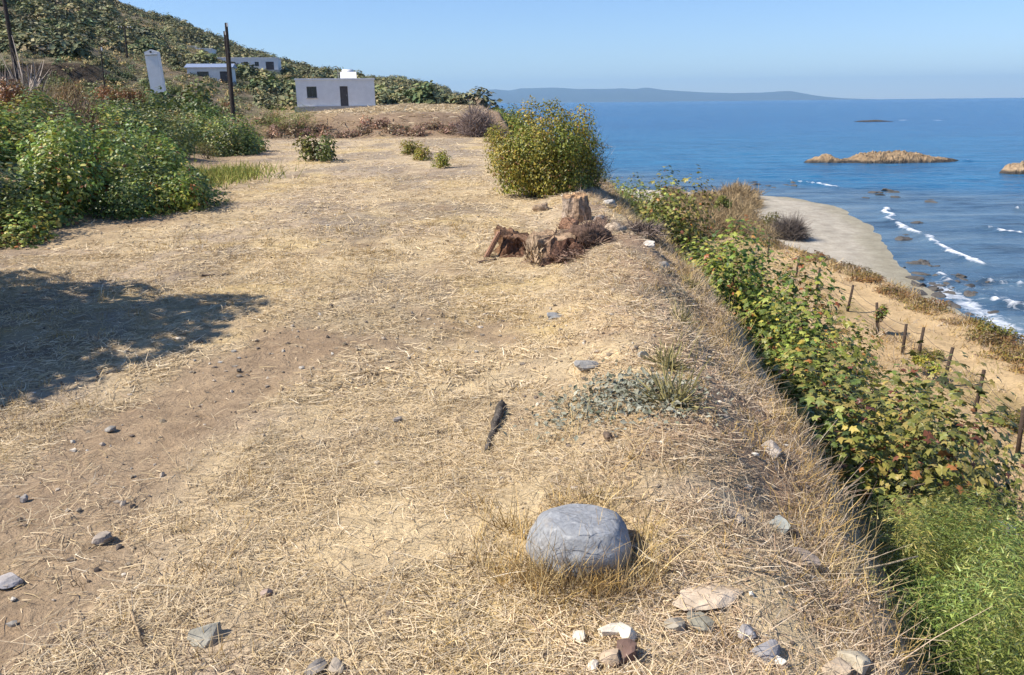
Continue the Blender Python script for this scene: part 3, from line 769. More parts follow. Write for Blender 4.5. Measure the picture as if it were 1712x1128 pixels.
# rust brown dead branch and weeds inside the thicket
def dead_bush(name, label, cat, group, loc, n, r, h, col, w, seed, dome=True, **kw):
    v, f, c = dome_twigs(seed, int(n * 1.8), r, h, col, w * .6, kw.get('L', .5), kw.get('curl', .4), kw.get('flat', 0)) if dome else twig_bush(seed, n, r, h, col, w, **kw)
    e = empty(name, loc); tag(e, label, cat, group)
    link('twigs', np_mesh(name + '_twigs', v, f, M_TWIG, c), e)
    return e
p = spot(165, 345); dead_bush('dead_shrub', 'rust brown dead shrub among the green thicket leaves', 'shrub', None, (p.x - .2, p.y + .3, p.z), 420, .35, 1.0, (0.24, 0.115, 0.06), .012, 201)
for i, (px, py, sc, lab) in enumerate([(345, 265, .75, 'yellowing weeds between the dark shrub and the grass patch'), (355, 235, .9, 'tall pale yellow weeds behind the grass patch'), (435, 235, .7, 'yellow green weeds beside the last dark shrub of the thicket')]):
    p = spot(px, py); plant('tall_weeds', lab, 'weeds', None, K_WEED[0][0], K_WEED[0][1], p, sc)

# green and yellow grass patch by the thicket
def blades(xyz, hgt, w, col, seed, lean=0.35):
    g = np.random.default_rng(seed); n = len(xyz)
    d = np.stack([g.normal(size=n) * lean, g.normal(size=n) * lean, np.ones(n)], -1) * hgt[:, None]
    return ribbons(xyz, d, w, 0.35, col, 2, g)
g = np.random.default_rng(77)
p = spot(358, 298); n = 2600
xx = p.x + g.normal(size=n) * 0.55; yy = p.y + g.normal(size=n) * 1.0
v, f, c = blades(np.stack([xx, yy, H(xx, yy)], -1), g.uniform(.08, .26, n), np.full(n, .012), pick([(2, (.30, .33, .08)), (2, (.40, .36, .11)), (1, (.18, .23, .05))], n, g), 78)
o = link('green_grass', np_mesh('green_grass', v, f, M_STRAW, c)); tag(o, 'patch of fresh yellow green grass beside the thicket', 'grass', None, 'stuff')

# ------------------------------------------------------------------ big round bush by the edge and the small ones on the field
v, f, c, k = crown(41, 38000, .71, .72, .74, 0.032, G_OLIVE, SIMPLE, clumps=84, cr=(.18, .32), inner=.25, up=.35, kr=(.52, .82), low=.55, z0=.33)
p = spot(905, 330)
e = plant('round_bush', 'big rounded olive green bush at the seaward edge of the field', 'bush', None, np_mesh('round_bush_foliage', v, f, M_LEAF, c), stems_mesh('round_bush_stems', 42, k[:26] * .92, .022, (.11, .085, .06), .14), (p.x + .1, p.y + .6, p.z), 1.60, 0.3, 1.84)
BUSH = Vector((p.x + .1, p.y + .6, p.z))
v, f, c, k = crown(43, 1500, .4, .4, .5, 0.05, G_OLIVE, OVAL, clumps=16)
sfm, ssm = np_mesh('small_bush_foliage', v, f, M_LEAF, c), stems_mesh('small_bush_stems', 44, k[:8] * .9, .012, (.13, .1, .07))
v2, f2, c2, k2 = crown(45, 1300, .42, .42, .42, 0.06, [(3, (.13, .16, .04)), (2, (.20, .21, .06)), (1, (.07, .09, .03))], OVAL, clumps=14)
sfm2, ssm2 = np_mesh('open_bush_foliage', v2, f2, M_LEAF, c2), stems_mesh('open_bush_stems', 46, k2[:8] * .9, .012, (.16, .12, .08))
for (px, py, s, sz, fm, sm, lab) in [(530, 268, 1.75, 1.9, sfm2, ssm2, 'yellow green bush standing alone in the far field'), (688, 258, 1.25, 1.05, sfm, ssm, 'small green bush, larger of the close pair on the field'), (708, 268, .95, .9, sfm, ssm, 'small olive bush, smaller of the close pair on the field'),
                               (738, 280, .8, .95, sfm, ssm, 'small dark bush casting a shadow beside the pair'), (824, 238, 1.3, 1.5, sfm, ssm, 'low green bush tucked against the big rounded bush'), (1012, 300, 1.0, 1.3, sfm2, ssm2, 'small green bush behind the dead twigs on the edge')]:
    plant('small_bush', lab, 'bush', None, fm, sm, spot(px, py), s, None, sz)
p = spot(800, 226)
dead_bush('dry_bush', 'pale grey pink dry bush beside the rounded bush', 'bush', None, p, 1500, 1.1, 1.5, (0.30, 0.235, 0.205), .02, 51)
p = Vector((BUSH.x + .75, BUSH.y + .1, BUSH.z - .1))
dead_bush('dry_twigs', 'pale bare twigs sticking out of the seaward side of the bush', 'twigs', None, (p.x + .1, p.y, h1(p.x + .1, p.y)), 300, .5, 1.1, (0.30, 0.25, 0.22), .006, 52, curl=.3)
# twigs and brush on the edge right of the stumps
p = spot(1068, 392)
dead_bush('dead_brush', 'grey brown dead brushwood lying on the bank edge', 'brushwood', None, p, 420, .34, .17, (0.20, 0.155, 0.13), .011, 53, L=1.2, flat=.3)

# brown brush along the far bank
brush_k = []
for s in (61, 62, 63):
    v, f, c, k = crown(s, 900, 1.0, .8, .62, 0.14, G_BRUSH, SIMPLE, clumps=20)
    brush_k.append((np_mesh('bank_brush_foliage', v, f, M_LEAF, c), stems_mesh('bank_brush_stems', s, k[:8] * .95, .02, (.16, .12, .09))))
for i in range(19):
    px = 455 + (i % 17) * 19.5 + random.uniform(-9, 9)
    y = (43.0 if i < 17 else 45.2) + random.uniform(-.8, 1.4); x = (px - 856) / FPX * y
    fm, sm = brush_k[i % 3]
    plant('bank_brush', 'dry purplish brown brush growing along the far earth bank', 'brush', 'dry brush along the far bank', fm, sm, (x, y, h1(x, y) - .08), random.uniform(.65, 1.0), None, random.uniform(.6, .95))
v, f, c, k = crown(64, 900, .9, .8, .9, 0.13, G_WEED + G_MID, NEEDLE, clumps=16, droop=True)
fm, sm = np_mesh('bank_weed_foliage', v, f, M_LEAF, c), stems_mesh('bank_weed_stems', 65, k[:8] * .9, .015, (.16, .14, .07))
for px, py in [(455, 218), (480, 216), (505, 214)]:
    plant('bank_weeds', 'grey green weeds at the thicket end of the far bank', 'weeds', 'weeds at the end of the far bank', fm, sm, spot(px, py), 1.25, None, 1.35)

# ------------------------------------------------------------------ fig hedge below the edge
K_FIG = make_kind('fig_yellow', [71, 72, 73], 5200, (1.05, 1.05, 1.75), 0.082, G_FIG, LOBED, clumps=24, up=.7, stem_r=.028)
K_FIGG = make_kind('fig_green', [74, 75], 5200, (1.05, 1.05, 1.7), 0.080, G_FIGDARK, LOBED, clumps=24, up=.7, stem_r=.028)
K_RUST = make_kind('fig_rust', [76], 2400, (.8, .8, 1.6), 0.078, G_RUST, LOBED, clumps=16, up=.5, stem_r=.026)
yy = 5.2; i = 0
while yy < 86:
    far = yy > 30
    for row, (dx, hh) in enumerate(((1.6, 1.0), (3.4, 1.2), (5.0, .98), (7.2, .8), (9.4, .7))):
        if row == 2 and random.random() < .12: continue
        if row > 2 and (yy < 33 or (row == 4 and yy < 58)): continue
        if row == 0 and yy < 6.5: continue
        x = float(f_xe(np.array([yy]))[0]) + dx + random.uniform(-.35, .35); y = yy + random.uniform(-.5, .5)
        if x > f_xc(y) - 9: continue
        if row == 0 and yy > 14: hh = 1.04
        r = random.random()
        if row == 2: ks, lb, gr = (K_RUST, 'rust and olive leaved fig on the fence side of the hedge', 'rust leaved figs') if r < .38 else (K_FIG, 'yellow green fig shrub in the hedge below the bank', 'yellow figs')
        else: ks, lb, gr = (K_FIG, 'yellow green fig shrub in the hedge below the bank', 'yellow figs') if (r < .76) == (yy < 24) else (K_FIGG, 'deep green fig shrub in the hedge below the bank', 'green figs')
        fm, sm = ks[random.randrange(len(ks))]
        s = random.uniform(1.0, 1.3) * (1.2 if far else 1) * (1 if yy < 17 or far else .95)
        plant('fig_shrub', lb, 'shrub', gr, fm, sm, (x, y, h1(x, y) - .1), s, None, s * hh * random.uniform(.85, 1.1) * (.82 if far else 1))
    yy += 1.55 if yy < 30 else 2.5; i += 1

# feathery green shrubs on the slope close by
fe = []
for s in (81, 82):
    v, f, c, k = crown(s, 24000, .75, .75, .95, 0.052, G_FEATHER, NEEDLE, clumps=40, cr=(.16, .32), droop=True, inner=.15)
    fe.append((np_mesh('feathery_foliage', v, f, M_LEAF, c), stems_mesh('feathery_stems', s, k[:14] * .9, .012, (.13, .11, .06))))
for i, (x, y, s, sz, lb) in enumerate([(2.3, 3.75, .95, 1.2, 'bright green feathery shrub close under the bank edge'), (2.05, 2.85, 1.0, 1.2, 'bright green feathery shrub at the foot of the near bank'), (2.75, 4.5, .95, 1.25, 'feathery green shrub between the near bank and the figs'), (2.95, 3.4, 1.1, 1.5, 'lush feathery shrub lowest on the near slope'), (3.6, 4.6, 1.0, 1.5, 'feathery green shrub on the outer side of the near slope')]):
    fm, sm = fe[i % 2]
    plant('feathery_shrub', lb, 'shrub', None, fm, sm, (x, y, h1(x, y) - .08), s, None, sz)

# ------------------------------------------------------------------ fence on the lower terrace
fpx = [(1760, 850), (1706, 757), (1628, 692), (1567, 646), (1527, 607), (1494, 592), (1455, 560), (1403, 520), (1350, 484), (1312, 462), (1268, 430), (1214, 392)]
fp = [spot(*p) for p in fpx]
fp = [Vector((x, p.y, h1(x, p.y))) for p in fp for x in [0.35 * p.x + 0.65 * float(np.interp(p.y, [10, 16, 22, 30, 45], [10.6, 10.8, 11.7, 12.3, 13.0]))]]
fe_o = empty('wire_fence', fp[2]); tag(fe_o, 'wire fence with dark wooden posts along the sandy path', 'fence')
hs = [1.2, 1.2, 1.18, 1.05, 1.05, 1.0, 1.0, .95, 1.0, .95, .95, 1.0]
tops = []
for i, p in enumerate(fp):
    q = p - fp[2]; lean = Vector((random.uniform(-.14, .16), random.uniform(-.12, .12), hs[i] * random.uniform(.9, 1.06)))
    bm = bmesh.new(); add_bar(bm, q - Vector((0, 0, .3)), q + lean, .052, .042, 7)
    link('post', bm_mesh('post', bm, M_POST, True), fe_o); tops.append((q, lean))
for hgt in (.32, .62, .9):
    pts = []
    for (a, la), (b, lb_) in zip(tops[:-1], tops[1:]):
        for t in np.linspace(0, 1, 7)[:-1]:
            pts.append((a + la * hgt / la.z) * (1 - t) + (b + lb_ * hgt / lb_.z) * t - Vector((0, 0, .10 * math.sin(math.pi * t))))
    bm = bmesh.new()
    for a, b in zip(pts[:-1], pts[1:]): add_bar(bm, a, b, .008, None, 4)
    link('wire', bm_mesh('wire', bm, M_WIRE), fe_o)
# climbers on the posts
v, f, c, k = crown(91, 500, .3, .3, .55, 0.09, G_RUST + G_FIGDARK, OVAL, clumps=9, z0=.5)
cf, cs = np_mesh('climber_foliage', v, f, M_LEAF, c), stems_mesh('climber_stems', 92, k[:5], .01, (.12, .09, .06))
plant('climber', 'brown leaved climber covering a fence post beside the figs', 'climber', None, cf, cs, fp[6], .9)
v, f, c, k = crown(93, 900, .9, .35, .35, 0.08, G_OLIVE, OVAL, clumps=12, z0=.45)
plant('climber', 'green climber draped over the fence wire', 'climber', None, np_mesh('wire_climber_foliage', v, f, M_LEAF, c), stems_mesh('wire_climber_stems', 94, k[:5], .01, (.12, .09, .06)), fp[3] + Vector((-.1, .7, 0)), .8, 1.75)

# ------------------------------------------------------------------ scrub along the path and shore
K_OCH = []
for s in (111, 112, 113):
    v, f, c, k = crown(s, 1100, .9, .9, .45, 0.095, G_OCHRE, SIMPLE, clumps=22, cr=(.2, .4))
    K_OCH.append((np_mesh('ochre_scrub_foliage', v, f, M_LEAF, c), stems_mesh('ochre_scrub_stems', s, k[:7] * .9, .012, (.18, .13, .08))))
for i in range(52):
    yy = 17 + i * .6 + random.uniform(-.4, .4)
    x = float(f_xc(yy)) - float(f_wb(yy)) - 4.25 + random.uniform(-.7, .9)
    if random.random() < .12: continue
    fm, sm = K_OCH[i % 3]; s = random.uniform(.55, 1.05)
    plant('ochre_scrub', 'low ochre brown scrub on the rim between path and shore', 'scrub', 'ochre scrub along the shore rim', fm, sm, (x, yy, h1(x, yy) - .06), s, None, s * random.uniform(.7, 1.2))
for i in range(26):
    yy = 14 + i * 1.35 + random.uniform(-.5, .5)
    x = random.uniform(9.2, 12.4)
    fm, sm = K_OCH[i % 3]; s = random.uniform(.22, .5)
    plant('dry_scrub', 'small dry tuft of brown scrub along the wire fence', 'scrub', 'dry scrub along the fence', fm, sm, (x, yy, h1(x, yy) - .04), s)
v, f, c, k = crown(115, 1300, .8, .8, .5, 0.10, [(2, (.16, .165, .035)), (2, (.24, .19, .05)), (1, (.10, .11, .03))], SIMPLE, clumps=18)
ofm, osm = np_mesh('olive_scrub_foliage', v, f, M_LEAF, c), stems_mesh('olive_scrub_stems', 116, k[:7] * .9, .012, (.15, .12, .07))
for px, py, s, lb in [(1650, 560, .9, 'yellow olive scrub on the seaward rim of the path'), (1555, 600, .55, 'small olive shrub beside a fence post'), (1690, 715, .7, 'orange tinged scrub patch between path and fence')]:
    plant('olive_scrub', lb, 'scrub', None, ofm, osm, spot(px, py), s)
# brush at the end of the hedge by the beach
p = spot(1318, 398); dead_bush('grey_dead_bush', 'dark grey dead bush beside the cove beach', 'bush', None, p, 2600, 1.5, 1.5, (0.17, 0.14, 0.12), .024, 121, curl=.55, base=.6)
p = spot(1290, 385); plant('olive_bush', 'olive bush behind the grey dead bush by the beach', 'bush', None, ofm, osm, p, 1.4, None, 2.6)
p = spot(1205, 372); v, f, c, k = crown(122, 1000, .9, .9, .8, .14, [(2, (.17, .21, .04)), (2, (.24, .27, .06))], OVAL, clumps=12, z0=1.5)
plant('young_tree', 'small yellow green tree rising beyond the hedge', 'tree', None, np_mesh('young_tree_crown', v, f, M_LEAF, c), stems_mesh('young_tree_trunk', 123, k[:6], .05, (.15, .11, .08)), p, 1.0, None, None, ('crown', 'trunk'))
for px, py, n, r, h, lb in [(1250, 372, 700, 1.5, 2.6, 'tall pale dry reeds above the cove beach'), (1228, 390, 500, 1.2, 2.0, 'tangled straw coloured weeds at the hedge end'), (1275, 402, 420, 1.0, 1.3, 'short straw coloured weeds beside the grey dead bush')]:
    dead_bush('dry_reeds', lb, 'reeds', None, spot(px, py), n, r, h * .72, (0.36, 0.27, 0.15), .018, 124 + n, tight=1.3, curl=.5, base=r * .45)

v, f, c = dome_twigs(129, 1500, 1.3, 1.0, (.34, .25, .14), .016, .5)
wm = np_mesh('beach_weed_twigs', v, f, M_TWIG, c)
for i in range(46):
    y = random.uniform(44, 88); x = random.uniform(9.0, 13.0) + (y - 44) * random.uniform(.1, .36); s_ = random.uniform(.7, 1.2) * (1 if y < 62 else 1.5)
    e = empty('beach_weeds', (x, y, h1(x, y) - .05), (0, 0, i), (s_, s_, s_ * random.uniform(.7, 1.2))); tag(e, 'tan dry weeds between the hedge and the cove beach', 'weeds', 'dry weeds above the cove beach'); link('twigs', wm, e)
# ------------------------------------------------------------------ rocks
def rock_mesh(name, seed, sx, sy, sz, col, sub=3, rough=0.25, flat=0.0, box=0.0, mat=None, dark_low=None, facets=0):
    bm = bmesh.new(); bmesh.ops.create_icosphere(bm, subdivisions=sub, radius=1.0)
    off = Vector((seed * 3.1, seed * 1.7, seed * .9)); rr_ = random.Random(seed); cuts = [(Vector((rr_.gauss(0, 1), rr_.gauss(0, 1), rr_.gauss(.3, 1))).normalized(), rr_.uniform(.5, .85)) for _ in range(facets)]
    for vtx in bm.verts:
        c = vtx.co.copy()
        if box:
            mx = max(abs(c.x), abs(c.y), abs(c.z)); c = c.lerp(c / mx, box)
        n = mnoise.noise(c * 1.1 + off) * rough + mnoise.noise(c * 2.7 + off) * rough * .4 + mnoise.noise(c * 6 + off) * rough * .14
        c = c * (1 + n)
        for pn, po in cuts:
            q_ = c.dot(pn) - po
            if q_ > 0: c = c - pn * q_ * .93
        if flat and c.z > flat: c.z = flat + (c.z - flat) * .25
        vtx.co = Vector((c.x * sx, c.y * sy, c.z * sz))
    me = bm_mesh(name, bm, mat or M_ROCK, sub > 2 and (not facets or sub > 4))
    n = len(me.vertices); co = np.empty(n * 3, np.float32); me.vertices.foreach_get('co', co); co = co.reshape(-1, 3)
    cc = np.ones((n, 4), np.float32); cc[:, :3] = np.array(col) * (0.8 + .4 * fbm(co[:, 0] / sx * 2 + seed, co[:, 1] / sy * 2 + co[:, 2] / sz, seed, 3))[:, None]
    if dark_low:
        k = sstep(dark_low[0], dark_low[1], co[:, 2] / sz)[:, None]; cc[:, :3] = np.array(dark_low[2]) * (1 - k) + cc[:, :3] * k
    me.color_attributes.new('Col', 'FLOAT_COLOR', 'POINT').data.foreach_set('color', cc.ravel())
    return me

# the grey boulder
t = NT('boulder_stone'); P_ = t.obj()
n1 = t.noise(5, 6, .6, P_); n2 = t.noise(60, 4, .7, P_); n3 = t.noise(14, 4, .6, P_, 1.5)
c_ = t.ramp(n1.outputs[0], [(.3, (.22, .228, .238)), (.55, (.30, .308, .316)), (.75, (.40, .405, .405))]).outputs[0]
c_ = t.mix(c_, t.ramp(n2.outputs[0], [(.3, (.72, .72, .74)), (.7, (1.22, 1.22, 1.2))]).outputs[0], 1.0, 'MULTIPLY')
c_ = t.mix(c_, (.47, .47, .46), t.ramp(n3.outputs[0], [(.56, (0, 0, 0)), (.72, (.8, .8, .8))]).outputs[0])
vc = t.n('ShaderNodeTexVoronoi', feature='DISTANCE_TO_EDGE'); vc.inputs['Scale'].default_value = 5.5; dp_ = t.mix(P_, n1.outputs['Color'], .12); t.l(dp_, vc.inputs['Vector'])
c_ = t.mix(c_, (.14, .135, .13), t.ramp(vc.outputs[0], [(.0, (.55, .55, .55)), (.018, (0, 0, 0))]).outputs[0])
n4 = t.noise(3.2, 5, .7, P_, .8)
c_ = t.mix(c_, (.36, .30, .22), t.ramp(n4.outputs[0], [(.5, (0, 0, 0)), (.66, (.55, .55, .55))]).outputs[0])
b_ = t.bump(n1.outputs[0], .6, .03); b_ = t.bump(n3.outputs[0], .4, .012, b_); b_ = t.bump(n2.outputs[0], .3, .004, b_)
M_BOULDER = t.done(t.bsdf(c_, .85, .25, b_).outputs[0])
bp = spot(962, 940)
o = link('boulder', rock_mesh('boulder', 5, .198, .16, .148, (1, 1, 1), 5, .12, .78, .13, M_BOULDER), None, (bp.x + .012, bp.y + .03, bp.z + .06), (R_(-4), R_(3), R_(-8)))
tag(o, 'smooth blue grey boulder half sunk in the dry grass', 'boulder')

stones = [  # pixel, width px, (depth, height) ratios, colour, label
    (1185, 1003, 100, (.45, .16), (.50, .40, .29), 'flat tan stone slab beside the boulder'),
    (966, 1068, 22, (.9, .7), (.62, .55, .43), 'small square white stone standing apart from the white pair'),
    (1022, 1058, 44, (.5, .45), (.66, .59, .47), 'long white stone, larger of the close white pair'),
    (1047, 1066, 34, (.8, .7), (.64, .56, .44), 'chunky white stone, rounder of the close white pair'),
    (1045, 1098, 42, (.8, .7), (.15, .095, .075), 'dark reddish brown lump of earth by the white stones'),
    (1018, 1108, 32, (.8, .8), (.42, .32, .22), 'tan stone touching the dark reddish lump'),
    (993, 1118, 18, (.9, .8), (.60, .52, .41), 'tiny white stone below the tan one'),
    (345, 1068, 62, (.7, .5), (.30, .28, .225), 'grey stone with a dark shaded end in the straw'),
    (530, 1122, 50, (.8, .5), (.20, .18, .16), 'dark grey stone, flatter of a close pair'),
    (562, 1124, 34, (.8, .8), (.33, .28, .22), 'tan grey stone, taller of a close pair'),
    (1125, 1052, 34, (.8, .7), (.27, .24, .19), 'grey brown stone beside the long tan slab'),
    (1172, 1045, 40, (.7, .45), (.27, .25, .19), 'flat olive grey stone under the tan slab'),
    (1247, 1060, 30, (.8, .6), (.30, .28, .27), 'pale grey pointed stone near the bank'),
    (1282, 1098, 50, (.7, .4), (.27, .26, .26), 'flat slate grey stone near the bank'),
    (1302, 1112, 20, (.8, .6), (.62, .57, .48), 'small white stone touching the slate grey stone'),
    (1428, 1112, 56, (.8, .5), (.40, .35, .26), 'pale olive stone slab on the bank edge'),
    (1395, 1125, 44, (.8, .5), (.40, .32, .23), 'tan stone beside the pale slab on the bank edge'),
    (1306, 892, 32, (.8, .9), (.30, .31, .28), 'upright green grey stone on the bank'),
    (1290, 758, 30, (.8, .7), (.36, .31, .26), 'pinkish grey stone on the bank above the figs'),
    (985, 616, 46, (.6, .35), (.28, .27, .25), 'low grey stone near the grey green plant'),
    (925, 533, 30, (.7, .4), (.27, .27, .26), 'blue grey stone lying in the middle of the field'),
    (168, 908, 42, (.8, .5), (.32, .27, .22), 'weathered brown grey stone on the dirt track'),
    (12, 978, 52, (.7, .4), (.36, .33, .31), 'pale grey stone at the side of the dirt track'),
    (42, 838, 16, (.8, .8), (.30, .27, .24), 'pebble with a dark shadow on the dirt track'),
    (1085, 412, 22, (.8, .6), (.48, .44, .38), 'white stone beside the dead brushwood'),
    (1108, 448, 20, (.8, .7), (.33, .29, .24), 'grey stone on the crest below the brushwood'),
    (1192, 455, 26, (.8, .8), (.13, .10, .085), 'dark brown stone on the crest of the bank'),
    (1203, 478, 16, (.8, .8), (.14, .11, .09), 'small dark stone under the dark brown stone'),
    (1075, 598, 20, (.8, .8), (.34, .32, .27), 'pale stone beside the olive tuft'),
    (1015, 735, 18, (.8, .8), (.15, .11, .08), 'dark brown clod in front of the grey green plant'),
    (665, 705, 26, (.8, .4), (.24, .21, .18), 'dark flat stone in the straw beyond the stick'),
    (447, 995, 24, (.8, .7), (.33, .25, .2), 'pinkish brown stone among straw near the dark pair'),
    (1230, 870, 30, (.8, .5), (.30, .25, .2), 'brown stone uphill of the upright green grey stone'),
    (400, 622, 10, (.8, .8), (.12, .10, .08), 'black pebble at the tip of the tree shade'),
    (185, 720, 20, (.8, .6), (.25, .23, .2), 'grey pebble on the bare earth by the tree shade'),
    (1345, 945, 40, (.8, .6), (.26, .21, .17), 'brown stone half buried on the bank shoulder'),
]
for i, (px, py, w, (a, b), col, lb) in enumerate(stones):
    p = spot(px, py); d = (Vector(p) - Vector(CAM)).length; s = w / FPX * d * .5 * (.72 if px < 900 else 1)
    o = link('stone', rock_mesh('stone', 20 + i, s * 1.05, s * a * 1.3, s * b * 1.3, tuple(q * 1.08 for q in col), 4, .35, .7, .35, None, None, 9), None, (p.x, p.y, p.z + s * b * .5 + .006), (random.uniform(-.15, .15), random.uniform(-.15, .15), random.uniform(-.5, .5)))
    tag(o, lb, 'stone')

# loose gravel, too many to count
g = np.random.default_rng(5)
ico = bmesh.new(); bmesh.ops.create_icosphere(ico, subdivisions=1, radius=1.0)
iv = np.array([v.co[:] for v in ico.verts]); ifc = np.array([[v.index for v in f.verts] for f in ico.faces]); ico.free()
n = 5200
gx = np.concatenate([g.uniform(-4, 1.9, n // 2), g.normal(.9, .6, n // 4), g.uniform(-7, 2, n // 4)]); gy = np.concatenate([g.uniform(1.9, 7, n // 2), g.uniform(1.9, 6, n // 4), g.uniform(6, 14, n // 4)])
ok = gx < f_xe(gy) - .03; gx, gy = gx[ok], gy[ok]
_, _, _, _, bare, _ = ground_masks(gx, gy); ok = g.random(len(gx)) < .3 + .7 * bare; gx, gy = gx[ok], gy[ok]
n = len(gx); sz = np.minimum(g.gamma(2.0, .0034, n), .014) * (1 + gy / 14)
vv = iv[None] * sz[:, None, None] * g.uniform(.5, 1.25, (n, 1, 3)) * (1 + .25 * g.normal(size=(n, 12, 1)))
vv[:, :, 2] *= .7; vv += np.stack([gx, gy, H(gx, gy) + sz * .25], -1)[:, None]
cc = pick([(3, (.27, .22, .16)), (2, (.36, .30, .23)), (1, (.50, .45, .37)), (2, (.15, .12, .095))], n, g)
o = link('gravel', np_mesh('gravel', vv.reshape(-1, 3), (ifc[None] + (np.arange(n) * 12)[:, None, None]).reshape(-1, 3), M_TWIG, np.repeat(cc, 12, 0))); tag(o, 'loose small stones and clods scattered over the field', 'gravel', None, 'stuff')

# dark shore rocks
rk = [rock_mesh('shore_rock', 60 + i, 1, .8, .6, (.095, .088, .08), 3, .5, 0, .2, None, None, 7) for i in range(5)]
sp = []
for i in range(90):
    px = random.gauss(1578, 36); py = 470 + (px - 1578) * .42 + random.gauss(0, 17)
    if px > 1700 or py < 432: continue
    sp.append((px, py, random.uniform(.15, .6)))
for i in range(14): sp.append((random.uniform(1215, 1330), random.uniform(305, 318), random.uniform(.3, .8)))
for px, py in [(1460, 322), (1475, 326), (1490, 322), (1483, 318), (1552, 333), (1560, 338), (1500, 330), (1445, 330), (1508, 400), (1520, 392), (1530, 372)]: sp.append((px, py, random.uniform(.4, .95)))
for px, py, s in sp:
    p = sea_spot(px, py)
    if p[0] < f_xc(p[1]) - 5: continue
    z = max(SEA - .12, h1(p[0], p[1]))
    o = link('shore_rock', rk[random.randrange(5)], None, (p[0], p[1], z), (random.uniform(-.2, .2), random.uniform(-.2, .2), random.uniform(0, 6)), (s * random.uniform(.8, 1.5), s, s * random.uniform(.5, .95)))
    tag(o, 'dark wet rock lying in the surf off the cove beach', 'rock', 'dark rocks in the surf')

# rock islets
def islet(name, seed, L, W, hgt, prof, col, label, loc, rz=0.0):
    nxx, nyy = 150, 44
    a = np.linspace(-1, 1, nxx); b = np.linspace(-1, 1, nyy); A, B = np.meshgrid(a, b)
    hx = np.interp(a, [q[0] for q in prof], [q[1] for q in prof])[None]
    wid = np.clip(1 - np.abs(A) ** 3, 0, 1)
    wob = 0.35 * (fbm(A * 4, B * 2, seed, 4) - .5)
    z = hgt * hx * (1 - np.clip(np.abs(B) / (wid * .85 + .05) + wob, 0, 1.4) ** 2.6)
    z = z * (.72 + .6 * fbm(A * L * .45, B * W * .5, seed + 2, 5, .6)) + 1.3 * hx * (fbm(A * L * .9, B * W * .9, seed + 3, 4, .6) - .5)
    z = np.where((np.abs(A) > .995) | (np.abs(B) > .99), -1.0, z)
    X, Y = A * L / 2, B * W / 2
    c = np.array(col)[None, None] * (.6 + .8 * fbm(X * .5, Y * .5 + z, seed + 5, 4))[..., None]
    wet = sstep(.62, .25, z + .35 * (fbm(X * .7, Y * .7, seed + 7, 3) - .5))[..., None]
    c = c * (1 - wet) + np.array([.055, .048, .042]) * wet
    ii = np.arange(A.size).reshape(A.shape)
    q = np.stack([ii[:-1, :-1], ii[:-1, 1:], ii[1:, 1:], ii[1:, :-1]], -1).reshape(-1, 4)
    o = link(name, np_mesh(name, np.stack([X, Y, np.maximum(z, -1.2)], -1).reshape(-1, 3), q, M_ISLE, c.reshape(-1, 3)), None, (loc[0], loc[1], SEA - .05), (0, 0, rz))
    tag(o, label, 'rock')
q = sea_spot(1483, 271); L_ = 262 / FPX * q[1]
islet('rock_islet', 7, L_, 10, 1.55, [(-1, 0), (-.93, .35), (-.80, .62), (-.70, .85), (-.62, .55), (-.5, .22), (-.38, .36), (-.28, .8), (-.1, .92), (.12, 1.0), (.35, .92), (.5, .72), (.62, .45), (.75, .36), (.9, .22), (1, 0)], (.26, .185, .11), 'long low tan rock islet with dark waterline offshore', (q[0], q[1] + 2))
q = sea_spot(1716, 290); islet('rock_islet', 17, 6.5, 5, 1.35, [(-1, 0), (-.7, .7), (0, 1), (.7, .8), (1, 0)], (.33, .24, .15), 'small brown rock islet nearer the shore than the long one', (q[0], q[1] + 1))
q = sea_spot(1460, 203); islet('sea_reef', 27, 20, 8, .75, [(-1, 0), (-.5, .6), (.2, .8), (1, 0)], (.09, .08, .07), 'far dark reef breaking the surface beyond the islets', (q[0], q[1]))

